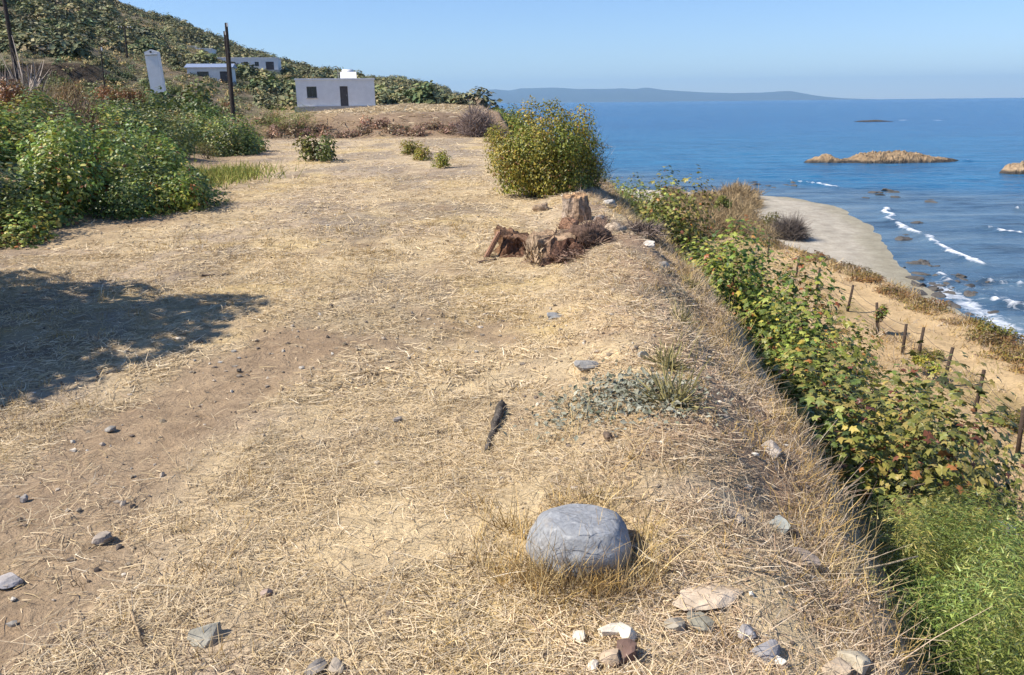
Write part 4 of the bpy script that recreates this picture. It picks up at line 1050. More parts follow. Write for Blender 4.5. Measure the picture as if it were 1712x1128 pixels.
# ------------------------------------------------------------------ stumps and logs
def log_mesh(name, seed, r0, r1, h, ecc=(1, 1), side=(.16, .10, .065), cut=(.48, .34, .21), lit=None, flare=0.0, rough=.12, rows=12, seg=40, slant=(0, 0), jag=.0):
    g = np.random.default_rng(seed); vs, cs = [], []
    for i in range(rows + 1):
        t_ = i / rows; r = r0 + (r1 - r0) * t_ + flare * max(0, 1 - t_ * 2.6) ** 2
        for s in range(seg):
            an = 2 * math.pi * s / seg
            n = mnoise.noise(Vector((math.cos(an) * 1.6, math.sin(an) * 1.6, t_ * 1.4 + seed))) * rough * 2 + mnoise.noise(Vector((math.cos(an) * 5, math.sin(an) * 5, t_ * 2 + seed))) * rough + (.5 if flare and t_ < .35 else 0) * flare * math.sin(an * 5 + seed) * (1 - t_ * 2.8)
            rr = r * (1 + n)
            x, y = math.cos(an) * rr * ecc[0], math.sin(an) * rr * ecc[1]
            z = h * t_ + (slant[0] * x + slant[1] * y) * t_ + g.normal() * .006 + (jag * (1.6 * mnoise.noise(Vector((an * 1.5, seed, 0))) + .8 * mnoise.noise(Vector((an * 5, seed, 3)))) * t_ if jag else 0)
            vs.append((x, y, z))
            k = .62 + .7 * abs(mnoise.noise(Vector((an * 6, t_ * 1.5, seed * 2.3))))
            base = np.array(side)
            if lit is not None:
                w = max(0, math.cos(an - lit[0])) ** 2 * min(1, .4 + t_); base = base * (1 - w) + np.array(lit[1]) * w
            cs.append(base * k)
    fs = []
    for i in range(rows):
        for s in range(seg):
            a = i * seg + s; b = i * seg + (s + 1) % seg
            fs.append([a, b, b + seg, a + seg])
    # top cap rings
    n0 = len(vs); top = [vs[rows * seg + s] for s in range(seg)]
    c0 = np.mean(np.array(top), 0)
    for ring in (0.985, .7, .4, .05):
        for s in range(seg):
            q = c0 + (np.array(top[s]) - c0) * ring; q[2] += g.normal() * .006 + .003
            vs.append(tuple(q)); cs.append(np.array(cut) * g.uniform(.8, 1.15) * (.75 if ring > .9 else 1))
    prev = n0
    for s in range(seg): fs.append([rows * seg + s, rows * seg + (s + 1) % seg, n0 + (s + 1) % seg, n0 + s])
    for ring in range(3):
        for s in range(seg):
            a = n0 + ring * seg + s; b = n0 + ring * seg + (s + 1) % seg
            fs.append([a, b, b + seg, a + seg])
    return np_mesh(name, np.array(vs), np.array(fs), M_WOOD, np.array(cs), False)

px2m = lambda p, w: w / FPX * (Vector(p) - Vector(CAM)).length
# left stump with a leaning plank
p = spot(857, 424); w = px2m(p, 66)
e = empty('tree_stump', p, (0, 0, .2)); tag(e, 'short dark brown stump with a bark plank leaning on it', 'stump')
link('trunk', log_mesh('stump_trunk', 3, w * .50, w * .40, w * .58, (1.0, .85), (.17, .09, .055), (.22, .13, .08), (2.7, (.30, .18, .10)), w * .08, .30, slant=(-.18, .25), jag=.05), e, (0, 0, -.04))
bm = bmesh.new(); add_box(bm, (-w * .55, -w * .22, w * .27), (.045, .10, w * .78), Matrix.Rotation(R_(30), 4, 'Y'))
bmesh.ops.bevel(bm, geom=bm.edges[:], offset=.012, segments=2, affect='EDGES')
link('plank', bm_mesh('plank', bm, mat_plain('bark_plank', (.26, .15, .10), .9, .1, 20, .35, .5, .01)), e)
# middle stump
p = spot(928, 436); w = px2m(p, 86); MID = p
e = empty('tree_stump', (p.x, p.y + .12, p.z), (0, 0, .1)); tag(e, 'large cut stump with flat sawn top and splintered pale side', 'stump')
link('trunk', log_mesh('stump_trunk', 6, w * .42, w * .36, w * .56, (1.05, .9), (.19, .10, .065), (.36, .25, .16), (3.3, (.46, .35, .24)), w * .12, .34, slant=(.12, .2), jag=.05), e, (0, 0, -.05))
v, f, c = dome_twigs(301, 130, w * .42, w * .42, (.44, .33, .22), .012, .45)
v[:, 0] = v[:, 0] * .55 - w * .42; v[:, 1] -= w * .25
link('splinters', np_mesh('splinters', v, f, M_TWIG, c), e)
# upright log behind
p = spot(962, 372); w = px2m(p, 46)
e = empty('cut_log', p, (0, 0, .3)); tag(e, 'upright pale log with sawn orange top behind the stumps', 'log')
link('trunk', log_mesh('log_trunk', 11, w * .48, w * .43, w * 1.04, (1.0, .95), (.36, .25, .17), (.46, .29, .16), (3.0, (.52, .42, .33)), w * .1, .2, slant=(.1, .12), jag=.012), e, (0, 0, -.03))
# torn root mass
p = spot(985, 412); w = px2m(p, 80)
e = empty('root_mass', (p.x, p.y + .1, p.z)); tag(e, 'torn brown root mass tangled behind the large stump', 'roots')
link('root_core', rock_mesh('root_core', 71, w * .44, w * .38, w * .26, (.14, .09, .065), 4, .5, 0, 0, M_WOOD), e, (0, 0, w * .2))
v, f, c = dome_twigs(302, 2000, w * .52, w * .40, (.21, .145, .11), .006, .55, .6)
link('root_fibres', np_mesh('root_fibres', v, f, M_TWIG, c), e)
for i, (px, py, dx, lb) in enumerate([(1028, 388, .12, 'pale broken wood chunk beside the root mass'), (1003, 372, .1, 'grey broken root end above the root mass'), (1018, 345, .13, 'pale stone in the shade beside the bush'), (905, 352, .13, 'brown wood chunk lying under the big bush')]):
    q = spot(px, py); o = link('wood_chunk', rock_mesh('wood_chunk', 75 + i, dx, dx * .7, dx * .6, [(.42, .33, .24), (.3, .25, .21), (.4, .38, .35), (.34, .25, .17)][i], 3, .4, 0, .3, M_WOOD), None, (q.x, q.y, q.z + dx * .3), (0, .2, i)); tag(o, lb, 'wood')
for i, (px, py, wp, col_, lb) in enumerate([(905, 432, 30, (.20, .10, .065), 'reddish brown root clump in front of the large stump'), (935, 438, 34, (.13, .075, .055), 'dark broken root clump at the foot of the large stump'), (962, 425, 36, (.19, .105, .07), 'red brown root clump between stump and root mass'), (990, 402, 40, (.16, .10, .075), 'brown root clump leaning on the root mass'), (1005, 385, 34, (.22, .15, .11), 'grey brown root clump at the end of the heap'), (893, 415, 26, (.44, .34, .24), 'pale splintered wood chunk beside the large stump'), (950, 388, 36, (.24, .14, .09), 'brown broken wood behind the large stump')]):
    q = spot(px, py); r_ = px2m(q, wp) * .5
    e = empty('root_clump', (q.x, q.y, q.z), (0, 0, i * 1.3)); tag(e, lb, 'roots')
    link('core', rock_mesh('clump_core', 90 + i, r_, r_ * .8, r_ * .85, col_, 4, .6, 0, 0, M_WOOD, None, 6), e, (0, 0, r_ * .45))
    v, f, c = dome_twigs(320 + i, 160, r_ * 1.15, r_ * 1.3, tuple(k_ * 1.15 for k_ in col_), .005, .7, .5); link('fibres', np_mesh('clump_fibres', v, f, M_TWIG, c), e)
v, f, c = dome_twigs(303, 500, .34, .10, (.25, .165, .12), .006, .6, .5, .3)
p = spot(962, 432); o = link('root_litter', np_mesh('root_litter', v, f, M_TWIG, c), None, p); tag(o, 'brown root litter spilled in front of the large stump', 'litter', None, 'stuff')

def stick(name, label, a, b, r0, r1, col, seed, bends=5, knob=.25):
    a, b = Vector(a), Vector(b); g = np.random.default_rng(seed); S = 8; vs, cs, fs = [], [], []
    d = (b - a).normalized(); q = d.to_track_quat('Z', 'Y')
    for i in range(bends + 1):
        t_ = i / bends; c0 = a.lerp(b, t_) + q @ Vector((g.normal() * r0 * .35, g.normal() * r0 * .35, 0)); r = r0 + (r1 - r0) * t_
        for s in range(S):
            an = 2 * math.pi * s / S; rr = r * (1 + knob * g.normal() * .5)
            vs.append((c0 + q @ Vector((math.cos(an) * rr, math.sin(an) * rr, 0)))[:]); cs.append(np.array(col) * g.uniform(.6, 1.4))
    for i in range(bends):
        for s in range(S): fs.append([i * S + s, i * S + (s + 1) % S, (i + 1) * S + (s + 1) % S, (i + 1) * S + s])
    for i, s0 in ((0, 0), (1, bends * S)):
        for s in range(0, S - 2, 2): fs.append([s0, s0 + s + 1, s0 + s + 2, s0 + (s + 3) % S])
    me = np_mesh(name, np.array(vs) - np.array(a), np.array(fs), M_WOOD, np.array(cs), True)
    o = link(name, me, None, a); tag(o, label, 'stick'); return o
a = spot(812, 757); h_ = px2m(a, 84)
b = spot(838, 684); stick('broken_stick', 'short thick dark stick lying in the dry grass', a + Vector((0, 0, .004)), b + Vector((0, 0, .03)), .014, .026, (.10, .085, .07), 9, 9)
a, b = spot(798, 441), spot(829, 436); stick('twig', 'small brown twig lying before the plank stump', a + Vector((0, 0, .015)), b + Vector((0, 0, .02)), .014, .012, (.22, .14, .1), 10)
a, b = spot(338, 463), spot(386, 460); stick('twig', 'thin dark twig lying alone in the open field', a + Vector((0, 0, .01)), b + Vector((0, 0, .012)), .013, .010, (.12, .09, .07), 11)
a, b = spot(222, 1035), spot(238, 1085); stick('twig', 'bent pale stalk lying in straw by the grey stone', a + Vector((0, 0, .03)), b + Vector((0, 0, .01)), .006, .004, (.34, .25, .15), 12)
for i, (p0, p1, lb) in enumerate([((1530, 985), (1625, 880), 'long pale dry stalk reaching from the edge over the feathery shrub'), ((1520, 965), (1545, 1005), 'short pale stalk at the bank edge'), ((1548, 1000), (1618, 1090), 'pale fallen stalk lying along the bank edge'), ((1400, 965), (1535, 930), 'thin pale stalk crossing the bank shoulder'), ((1540, 1005), (1620, 985), 'thin dry stalk bending out over the slope')]):
    a = spot(*p0); d = ray(*p1); tt = (a.y + [.55, .0, -.25, .1, .1][i]) / d[1]
    b = Vector((d[0] * tt, d[1] * tt, 1.7 + d[2] * tt))
    if i in (2, 3): b.z = max(b.z, h1(b.x, b.y) + .01)
    stick('dry_stalk', lb, a + Vector((0, 0, .01)), b, .006, .003, (.40, .32, .2), 14 + i)

# small plants on the mound
v, f, c = twig_bush(311, 240, .13, .21, (.27, .235, .10), .004, curl=.2, base=.03, tight=2.2)
tuft_m = np_mesh('olive_tuft_twigs', v, f, M_STRAW, c)
for px, py, s, lb in [(1122, 676, 1.15, 'upright olive tuft growing beside the grey green plant'), (1115, 614, .9, 'small olive tuft with a dark base above the other'), (1135, 540, .8, 'olive tuft high on the mound crest'), (1150, 480, .8, 'dry tuft near the dark crest stone')]:
    o = link('olive_tuft', tuft_m, None, spot(px, py), (0, 0, px), (s, s, s)); tag(o, lb, 'plant')
g = np.random.default_rng(15); n = 1500
p = spot(1045, 668); gx = p.x + g.normal(size=n) * .21; gy = p.y + g.normal(size=n) * .17
pp = np.stack([gx, gy, H(gx, gy) + g.uniform(.005, .05, n)], -1)
v, f, c = leaves(pp, np.array([0, 0, 1]) + .6 * g.normal(size=(n, 3)), g.uniform(.02, .045, n), pick([(3, (.26, .265, .20)), (2, (.34, .335, .26)), (1, (.17, .18, .12))], n, g), SIMPLE, g)
o = link('grey_plant', np_mesh('grey_plant', v, f, M_STRAW, c)); tag(o, 'low grey green creeping plant on the mound', 'plant')
# white litter among the figs
p = Vector((6.35, 8.85, h1(6.35, 8.85) + 1.45))
bm = bmesh.new()
gv = [[bm.verts.new((i * .07, j * .06, .03 * math.sin(i * 2.1 + j) + .02 * math.cos(j * 3))) for j in range(4)] for i in range(6)]
for i in range(5):
    for j in range(3):
        if (i, j) in ((0, 0), (1, 0), (4, 0), (4, 2)): continue
        bm.faces.new((gv[i][j], gv[i + 1][j], gv[i + 1][j + 1], gv[i][j + 1]))
bmesh.ops.solidify(bm, geom=bm.faces[:], thickness=.004)
d = ray(1690, 897); tt = 7.9; q = CAM + d * tt
o = link('plastic_sheet', bm_mesh('plastic_sheet', bm, M_PLASTIC), None, (q[0] - .15, q[1], q[2]), (R_(38), R_(10), .3)); tag(o, 'torn white plastic sheet caught in the fig hedge', 'litter')

# ------------------------------------------------------------------ buildings
def house(name, label, loc, rz, W, D, Ht, openings, wall_m=M_WHITE, roof=None, roof_m=None, plinth=.25, gable=0):
    """front wall faces -Y; openings: (kind, x, z0, w, h) measured from the left end"""
    e = empty(name, loc, (0, 0, rz)); tag(e, label, 'house')
    T = .22; bm = bmesh.new()
    xs_ = sorted({0, W} | {o[1] for o in openings} | {o[1] + o[3] for o in openings})
    for x0, x1 in zip(xs_[:-1], xs_[1:]):
        op = [o for o in openings if o[1] <= x0 + 1e-6 and o[1] + o[3] >= x1 - 1e-6]
        spans = [(0, Ht)]
        if op: o = op[0]; spans = [s for s in ((0, o[2]), (o[2] + o[4], Ht)) if s[1] - s[0] > .01]
        for z0, z1 in spans: add_box(bm, ((x0 + x1) / 2 - W / 2, T / 2, (z0 + z1) / 2), (x1 - x0, T, z1 - z0))
    add_box(bm, (-W / 2 + T / 2, D / 2 + T / 2, Ht / 2), (T, D - T, Ht)); add_box(bm, (W / 2 - T / 2, D / 2 + T / 2, Ht / 2), (T, D - T, Ht)); add_box(bm, (0, D - T / 2, Ht / 2), (W - 2 * T, T, Ht))
    link('wall', bm_mesh('wall', bm, wall_m), e)
    box_obj('plinth', (0, D / 2, -.9 + plinth * .25), (W + .5, D + .6, 1.8), M_CONC, e)
    if gable:
        bm = bmesh.new(); ov = .3
        vs = [bm.verts.new(q) for q in [(-W / 2 - ov, -ov, Ht), (W / 2 + ov, -ov, Ht), (W / 2 + ov, D / 2, Ht + gable), (-W / 2 - ov, D / 2, Ht + gable), (-W / 2 - ov, D + ov, Ht), (W / 2 + ov, D + ov, Ht)]]
        for fc in ((0, 1, 2, 3), (3, 2, 5, 4), (0, 3, 4), (1, 5, 2), (0, 4, 5, 1)): bm.faces.new([vs[i] for i in fc])
        link('roof', bm_mesh('roof', bm, roof_m or M_ROOFBLUE), e)
    else:
        box_obj('roof', (0, D / 2, Ht + .09), (W + .16, D + .16, .18), roof_m or wall_m, e, .02)
    for kd, x, z0, w, h in openings:
        cx_ = x + w / 2 - W / 2
        if kd == 'w':
            bm = bmesh.new()
            for dx in (-w / 2 + .04, 0, w / 2 - .04): add_box(bm, (cx_ + dx, .12, z0 + h / 2), (.075, .06, h - .16))
            for dz in (.04, h - .04): add_box(bm, (cx_, .12, z0 + dz), (w, .06, .078))
            fr = link('window', bm_mesh('window', bm, M_FRAME), e)
            for sx in (-1, 1): box_obj('pane', (cx_ + sx * w * .25, .15, z0 + h / 2), (w / 2 - .08, .02, h - .15), M_DARKGLASS, fr)
            box_obj('sill', (cx_, -.05, z0 - .035), (w + .16, .12, .06), M_CONC, fr)
        else:
            dr = box_obj('door', (cx_, .13, z0 + h / 2 - .01), (w - .02, .06, h - .03), M_DOOR, e)
            bar_obj('handle', (cx_ + w * .34, .09, z0 + 1.0), (cx_ + w * .34, .09, z0 + 1.15), .02, .02, M_METAL, dr, 6)
    return e

hy = 88.0; d = ray(563, 178); hx = d[0] / d[1] * hy; hz = 1.7 + d[2] / d[1] * hy
sc = hy / FPX * 1.0
e = house('white_house', 'flat roofed white house with one window and a dark door beyond the bank', (hx, hy, hz), 0.19, 123 * sc, 4.6, 40.5 * sc, [('w', 16.5 * sc, 14 * sc, 15.5 * sc, 17 * sc), ('d', 68 * sc, .05, 12.5 * sc, 30.5 * sc)])
HT = 40.5 * sc
bm = bmesh.new(); 
for a in ((-.5, 1.6), (.5, 1.6), (-.5, 2.6), (.5, 2.6)): add_bar(bm, (1.35 + a[0], a[1], HT + .16), (1.35 + a[0], a[1], HT + .75), .03, None, 6)
link('tank_stand', bm_mesh('tank_stand', bm, M_METAL), e)
bm = bmesh.new(); add_bar(bm, (.75, 2.1, HT + .78), (2.0, 2.1, HT + .78), .36, .36, 20); bmesh.ops.bevel(bm, geom=[ed for ed in bm.edges if abs(ed.calc_face_angle(0)) > 1], offset=.06, segments=2, affect='EDGES')
link('water_tank', bm_mesh('water_tank', bm, M_PLASTIC, True), e)
bm = bmesh.new(); add_box(bm, (1.4, 1.15, HT + .5), (1.7, 1.1, .08), Matrix.Rotation(R_(38), 4, 'X')); link('solar_panel', bm_mesh('solar_panel', bm, M_PLASTIC), e)
bar_obj('antenna', (.35, 2.2, HT + .1), (.35, 2.2, HT + 1.15), .025, .02, M_METAL, e, 6)

def far_house(px, py, y, wpx, hpx, name, label, ops, **kw):
    d = ray(px, py); x = d[0] / d[1] * y; z = 1.7 + d[2] / d[1] * y; s = y / FPX * 1.04
    return house(name, label, (x, y, z), kw.pop('rz', .18), wpx * s, 60 * s if wpx > 70 else 45 * s, hpx * s, [(k, a * s, b * s, c * s, d_ * s) for k, a, b, c, d_ in ops], **kw)
far_house(352, 140, 112, 64, 24, 'small_house', 'white house with blue grey roof and dark opening behind the poles', [('w', 14, 9, 17, 9), ('d', 47, .2, 11, 18)], roof_m=M_ROOFBLUE, gable=.55)
far_house(411, 117, 165, 96, 17, 'long_house', 'long low white house high on the slope behind the poles', [('w', 10, 6, 6, 6), ('w', 28, 6, 6, 6), ('d', 46, .2, 6, 12), ('w', 62, 6, 6, 6), ('d', 78, .2, 12, 12)])
far_house(343, 104, 185, 22, 19, 'upper_house', 'pale house half hidden by trees above the other houses', [('w', 3, 6, 6, 7), ('w', 12, 6, 6, 7)])
far_house(320, 103, 186, 14, 22, 'cream_house', 'cream coloured narrow house beside the pale upper house', [('w', 4, 8, 5, 7)], wall_m=M_BEIGE)
# slender white tower-like chapel front
d = ray(259, 128); y = 82.0; x = d[0] / d[1] * y; z = 1.7 + d[2] / d[1] * y; s = y / FPX * 1.04
e = empty('white_tower', (x, y, z), (0, R_(-2.5), .15)); tag(e, 'slender white tower with a pointed top standing among the trees', 'tower')
bm = bmesh.new(); W, D, Ht = 19 * s, 15 * s, 36 * s
vs = [bm.verts.new(q) for q in [(-W / 2, 0, -1.5), (W / 2, 0, -1.5), (W / 2, 0, Ht), (0, 0, Ht + 3.5 * s), (-W / 2, 0, Ht), (-W / 2, D, -1.5), (W / 2, D, -1.5), (W / 2, D, Ht), (0, D, Ht + 3.5 * s), (-W / 2, D, Ht)]]
for fc in ((0, 1, 2, 3, 4), (9, 8, 7, 6, 5), (1, 6, 7, 2), (0, 4, 9, 5), (2, 7, 8, 3), (4, 3, 8, 9)): bm.faces.new([vs[i] for i in fc])
link('wall', bm_mesh('wall', bm, M_WHITE), e)
box_obj('ledge', (0, -.03, Ht - 4.5 * s), (W * .9, .08, .10), M_CONC, e); bar_obj('vent', (0, -.04, Ht - .2 * s), (0, .02, Ht - .2 * s), .10, .10, M_FRAME, e, 10)

# utility poles
def pole(px, py_base, y, top_px, lean_px, r, label, arm=False, ins=True):
    d0 = ray(px, py_base); d1 = ray(px + lean_px, top_px)
    a = Vector((d0[0] / d0[1] * y, y, 1.7 + d0[2] / d0[1] * y)); b = Vector((d1[0] / d1[1] * y, y, 1.7 + d1[2] / d1[1] * y))
    gz = h1(a.x, a.y); L = b - a
    e = empty('utility_pole', (a.x, a.y, min(gz, a.z))); tag(e, label, 'pole')
    o_ = Vector((0, 0, min(gz, a.z) - a.z))
    bar_obj('shaft', Vector((0, 0, -.5)), L - o_, r, r * .62, M_POLE, e, 10)
    tp = L - o_
    if arm:
        bm = bmesh.new(); add_box(bm, tp - Vector((0, 0, .35)), (1.9, .12, .14)); link('crossarm', bm_mesh('crossarm', bm, M_POLE), e)
        for dx in (-.85, -.45, .45, .85): bar_obj('insulator', tp + Vector((dx, 0, -.28)), tp + Vector((dx, 0, -.08)), .05, .035, M_PLASTIC, e, 8)
    else:
        bar_obj('insulator', tp + Vector((.1, -.08, -.25)), tp + Vector((.1, -.08, -.02)), .05, .04, M_PLASTIC, e, 8)
pole(387, 168, 60, 38, -9, .165, 'tall dark utility pole, taller of the close pair by the houses')
pole(384, 148, 62, 52, -9, .12, 'dark utility pole, shorter of the close pair by the houses')
pole(214, 112, 120, 42, -6, .16, 'thin dark utility pole with crossarm against the hillside', True)
pole(170, 130, 60, 78, -2, .06, 'short thin pole among the hillside shrubs')
pole(16, 60, 48, -30, -14, .15, 'dark leaning pole beside the bare twigs')

# ------------------------------------------------------------------ left hill edge: orange mounds, dead trees, white rocks
K_ORA = []
for s in (131, 132):
    v, f, c, k = crown(s, 1500, 1.0, 1.0, .7, 0.11, G_ORANGE, SIMPLE, clumps=24)
    K_ORA.append((np_mesh('orange_shrub_foliage', v, f, M_LEAF, c), stems_mesh('orange_shrub_stems', s, k[:8] * .9, .015, (.16, .11, .07))))
for i, (px, y, py, wpx, hpx, lb) in enumerate([(18, 30, 150, 88, 52, 'big rust orange dry shrub above the thicket'), (-30, 28, 170, 70, 50, 'rust orange dry shrub half behind the big one'), (180, 40, 145, 62, 26, 'low orange brown shrub beside the pale rocks'), (222, 40, 150, 42, 28, 'small dark orange shrub at the end of the row'), (120, 40, 150, 50, 40, 'brown dry shrub behind the thicket top')]):
    d = ray(px, py); x = d[0] / d[1] * y; s = y / FPX * .5
    fm, sm = K_ORA[i % 2]; z = h1(x, y)
    plant('orange_shrub', lb, 'shrub', None, fm, sm, (x, y, max(z, 1.7 + d[2] / d[1] * y - .5) - .1), wpx * s, None, hpx * s * 2.6)
for i, (px, py, y, w, lb) in enumerate([(122, 110, 46, 22, 'pale rounded rock above the thicket'), (205, 130, 44, 20, 'pale rounded rock beside the orange shrub')]):
    d = ray(px, py); x = d[0] / d[1] * y; z = 1.7 + d[2] / d[1] * y; s = w * y / FPX
    o = link('pale_rock', rock_mesh('pale_rock', 140 + i, s * .9, s * .7, s * .5, (.42, .36, .29), 3, .25), None, (x, y, min(z, h1(x, y) + s * .3))); tag(o, lb, 'rock')
for i, (px, py, y, n, r, h, lb) in enumerate([(28, 92, 44, 130, 1.5, 2.9, 'bare grey dead tree with pale branches'), (52, 94, 45, 90, 1.0, 2.2, 'bare pale dead shrub beside the grey dead tree'), (-5, 92, 44, 100, 1.2, 2.6, 'bare dark dead shrub below the leaning pole')]):
    d = ray(px, py); x = d[0] / d[1] * y
    e = dead_bush('dead_tree', lb, 'tree', None, (x, y, h1(x, y)), n, r, h, [(.40, .34, .29), (.36, .29, .25), (.2, .16, .14)][i], .035, 150 + i, False, tight=1.2, curl=.18)
for i, (px, py, y, n, r, h, c_, lb) in enumerate([(92, 120, 36, 500, 1.3, 1.6, (.33, .25, .14), 'straw coloured dry weeds above the thicket'), (120, 180, 22, 700, .9, 1.5, (.22, .15, .10), 'brown dry brush rising out of the thicket'), (150, 110, 38, 300, 1.0, 1.0, (.3, .23, .14), 'pale dry weeds beside the rounded rock')]):
    d = ray(px, py); x = d[0] / d[1] * y
    dead_bush('dry_weeds', lb, 'weeds', None, (x, y, h1(x, y)), n, r, h, c_, .018, 160 + i)
K_HS = make_kind('hill_shrub_near', [171, 172], 900, (1.4, 1.4, 1.3), .2, [(3, (.10, .14, .04)), (2, (.16, .19, .055)), (1, (.06, .085, .03))], OVAL, clumps=20)
for i, (px, py, y, s, lb) in enumerate([(160, 104, 56, 1.3, 'grey green shrub below the bare earth cut'), (130, 100, 58, 1.2, 'grey green shrub left of the white tower row'), (185, 105, 55, 1.2, 'green shrub in front of the crossarm pole'), (232, 118, 60, 1.5, 'green bush growing beside the white tower'), (290, 132, 70, 2.2, 'tall yellow green bush between tower and houses'), (312, 140, 66, 1.6, 'yellow green bush before the small house'), (205, 122, 52, 1.0, 'low green bush above the orange shrubs'), (330, 150, 58, 1.3, 'dark bush below the small house'), (100, 90, 62, 1.4, 'dark green bush near the bare earth cut')]):
    d = ray(px, py); x = d[0] / d[1] * y; fm, sm = K_HS[i % 2]
    plant('hill_bush', lb, 'bush', None, fm, sm, (x, y, h1(x, y) - .1), s)

g = np.random.default_rng(23)
for i in range(190):
    y = math.exp(g.uniform(math.log(38), math.log(98))); u = g.uniform(-.70, -.30); x = u * y
    if u > -.42 and y < 60: continue
    if any(abs(x - hx_ * y / hy_) < 3.2 and y < hy_ + 4 for hx_, hy_ in [(o.location.x, o.location.y) for o in COL.objects if o.get('category') in ('house', 'tower')]) and g.random() < .75: continue
    fm, sm = (K_HS + K_HS + K_ORA)[i % 6]; dry = i % 6 > 3
    s_ = g.uniform(.4, 1.0) * (1 if y > 55 else .75)
    plant('dry_bush' if dry else 'hill_bush', 'dry brown bush on the slope between thicket and houses' if dry else 'rounded green bush on the slope between thicket and houses', 'bush', 'dry bushes on the near slope' if dry else 'green bushes on the near slope', fm, sm, (x, y, h1(x, y) - .1), s_, None, s_ * g.uniform(.7, 1.1))

# ------------------------------------------------------------------ hillside trees
K_HT = []
for s in range(6):
    pal = [[(3, (.155, .19, .105)), (2, (.205, .235, .13)), (1, (.26, .275, .17))], [(3, (.205, .215, .13)), (2, (.25, .25, .155)), (1, (.30, .275, .19))], [(3, (.11, .14, .085)), (2, (.155, .18, .11))]][s % 3]
    v, f, c, k = crown(180 + s, 330, 1.0, 1.0, .95, .30, pal, SIMPLE, clumps=10, cr=(.3, .5), up=.9, kr=(.5, .70))
    K_HT.append((v, f, c, np_mesh('hill_tree_crown', v, f, M_FAR_LEAF, c)))
g = np.random.default_rng(19)
cand = []
while len(cand) < 4600:
    px = g.uniform(-260, 835); y = math.exp(g.uniform(math.log(92), math.log(860)))
    u = (px - 856) / FPX / (math.cos(PITCH) + .29 * math.sin(PITCH)); x = u * y
    Rr = float(np.interp(u, SK_U, SK_R))
    if y > Rr * 1.01 or x > f_xc(y) - 14: continue
    dens = float(fbm(np.array([x * .03]), np.array([y * .03]), 71, 4)[0])
    if g.random() > sstep(.64, .46, dens) * .9 + .1: continue
    if y < 200 and x > -.40 * y and x < -.1 * y and g.random() < .55: continue
    cand.append((x, y, min(2.3, .95 * math.exp(.42 * g.normal())) * (1.0 + y / 420)))
# keep the houses and poles clear
hpos = [(o.location.x, o.location.y) for o in COL.objects if o.get('category') in ('house', 'tower') or (o.get('category') == 'pole' and o.location.y > 70)]
cand = [c for c in cand if all(not (abs(c[0] - (hx_ * c[1] / hy_)) < 6 and hy_ - 26 < c[1] < hy_ + 6) for hx_, hy_ in hpos)]
cand.sort(key=lambda c: -c[2] / c[1])
cz = H(np.array([c[0] for c in cand]), np.array([c[1] for c in cand]))
for i, (x, y, s) in enumerate(cand[:290]):
    e = link('hill_tree', K_HT[i % 6][3], None, (x, y, cz[i] - .15 * s), (0, 0, g.uniform(0, 6)), (s, s, s * g.uniform(.8, 1.25)))
    tag(e, 'round dark green shrub scattered over the hillside', 'shrub', 'round shrubs on the hillside')
# low brown and olive undergrowth between the shrubs
low = []
while len(low) < 5200:
    y = math.exp(g.uniform(math.log(37), math.log(420))); u = g.uniform(-.74, -.05); x = u * y
    if y < 75 and u > -.33 - .002 * (75 - y) and y < 60: continue
    if x > f_xc(y) - 14 or (y < 104 and u > -.31): continue
    low.append((x, y, g.uniform(.22, .6) * (1 + y / 150)))
lz = H(np.array([c[0] for c in low]), np.array([c[1] for c in low]))
cz = np.concatenate([cz, lz]); nt_ = len(cand); cand = cand + low
BROWN = [np.array([1.6, 1.25, 1.15]), np.array([1.1, 1.1, 1.0]), np.array([.95, 1.05, .95])]
VV, FF, CC, off = [], [], [], 0
for i, (x, y, s) in enumerate(cand[290:]):
    v, f, c, _ = K_HT[i % 6]; keepn = (300 if y < 200 else 190 if y < 400 else 110) if i + 290 < nt_ else 60
    keepn = min(keepn, len(f) // 2); a = g.uniform(0, 6); ca, sa = math.cos(a), math.sin(a)
    vv = v[:keepn * 4] * s * np.array([1, 1, g.uniform(.8, 1.2)])
    vv = np.stack([vv[:, 0] * ca - vv[:, 1] * sa + x, vv[:, 0] * sa + vv[:, 1] * ca + y, vv[:, 2] + cz[290 + i] - .15 * s], -1)
    VV.append(vv); FF.append(f[:keepn * 2] + off); CC.append(c[:keepn * 4] * g.uniform(.75, 1.3) * (1 if i + 290 < nt_ else BROWN[i % 3])); off += len(vv)
o = link('hillside_scrub', np_mesh('hillside_scrub', np.concatenate(VV), np.concatenate(FF), M_FAR_LEAF, np.concatenate(CC))); tag(o, 'distant green scrub covering the hillside', 'scrub', None, 'stuff')

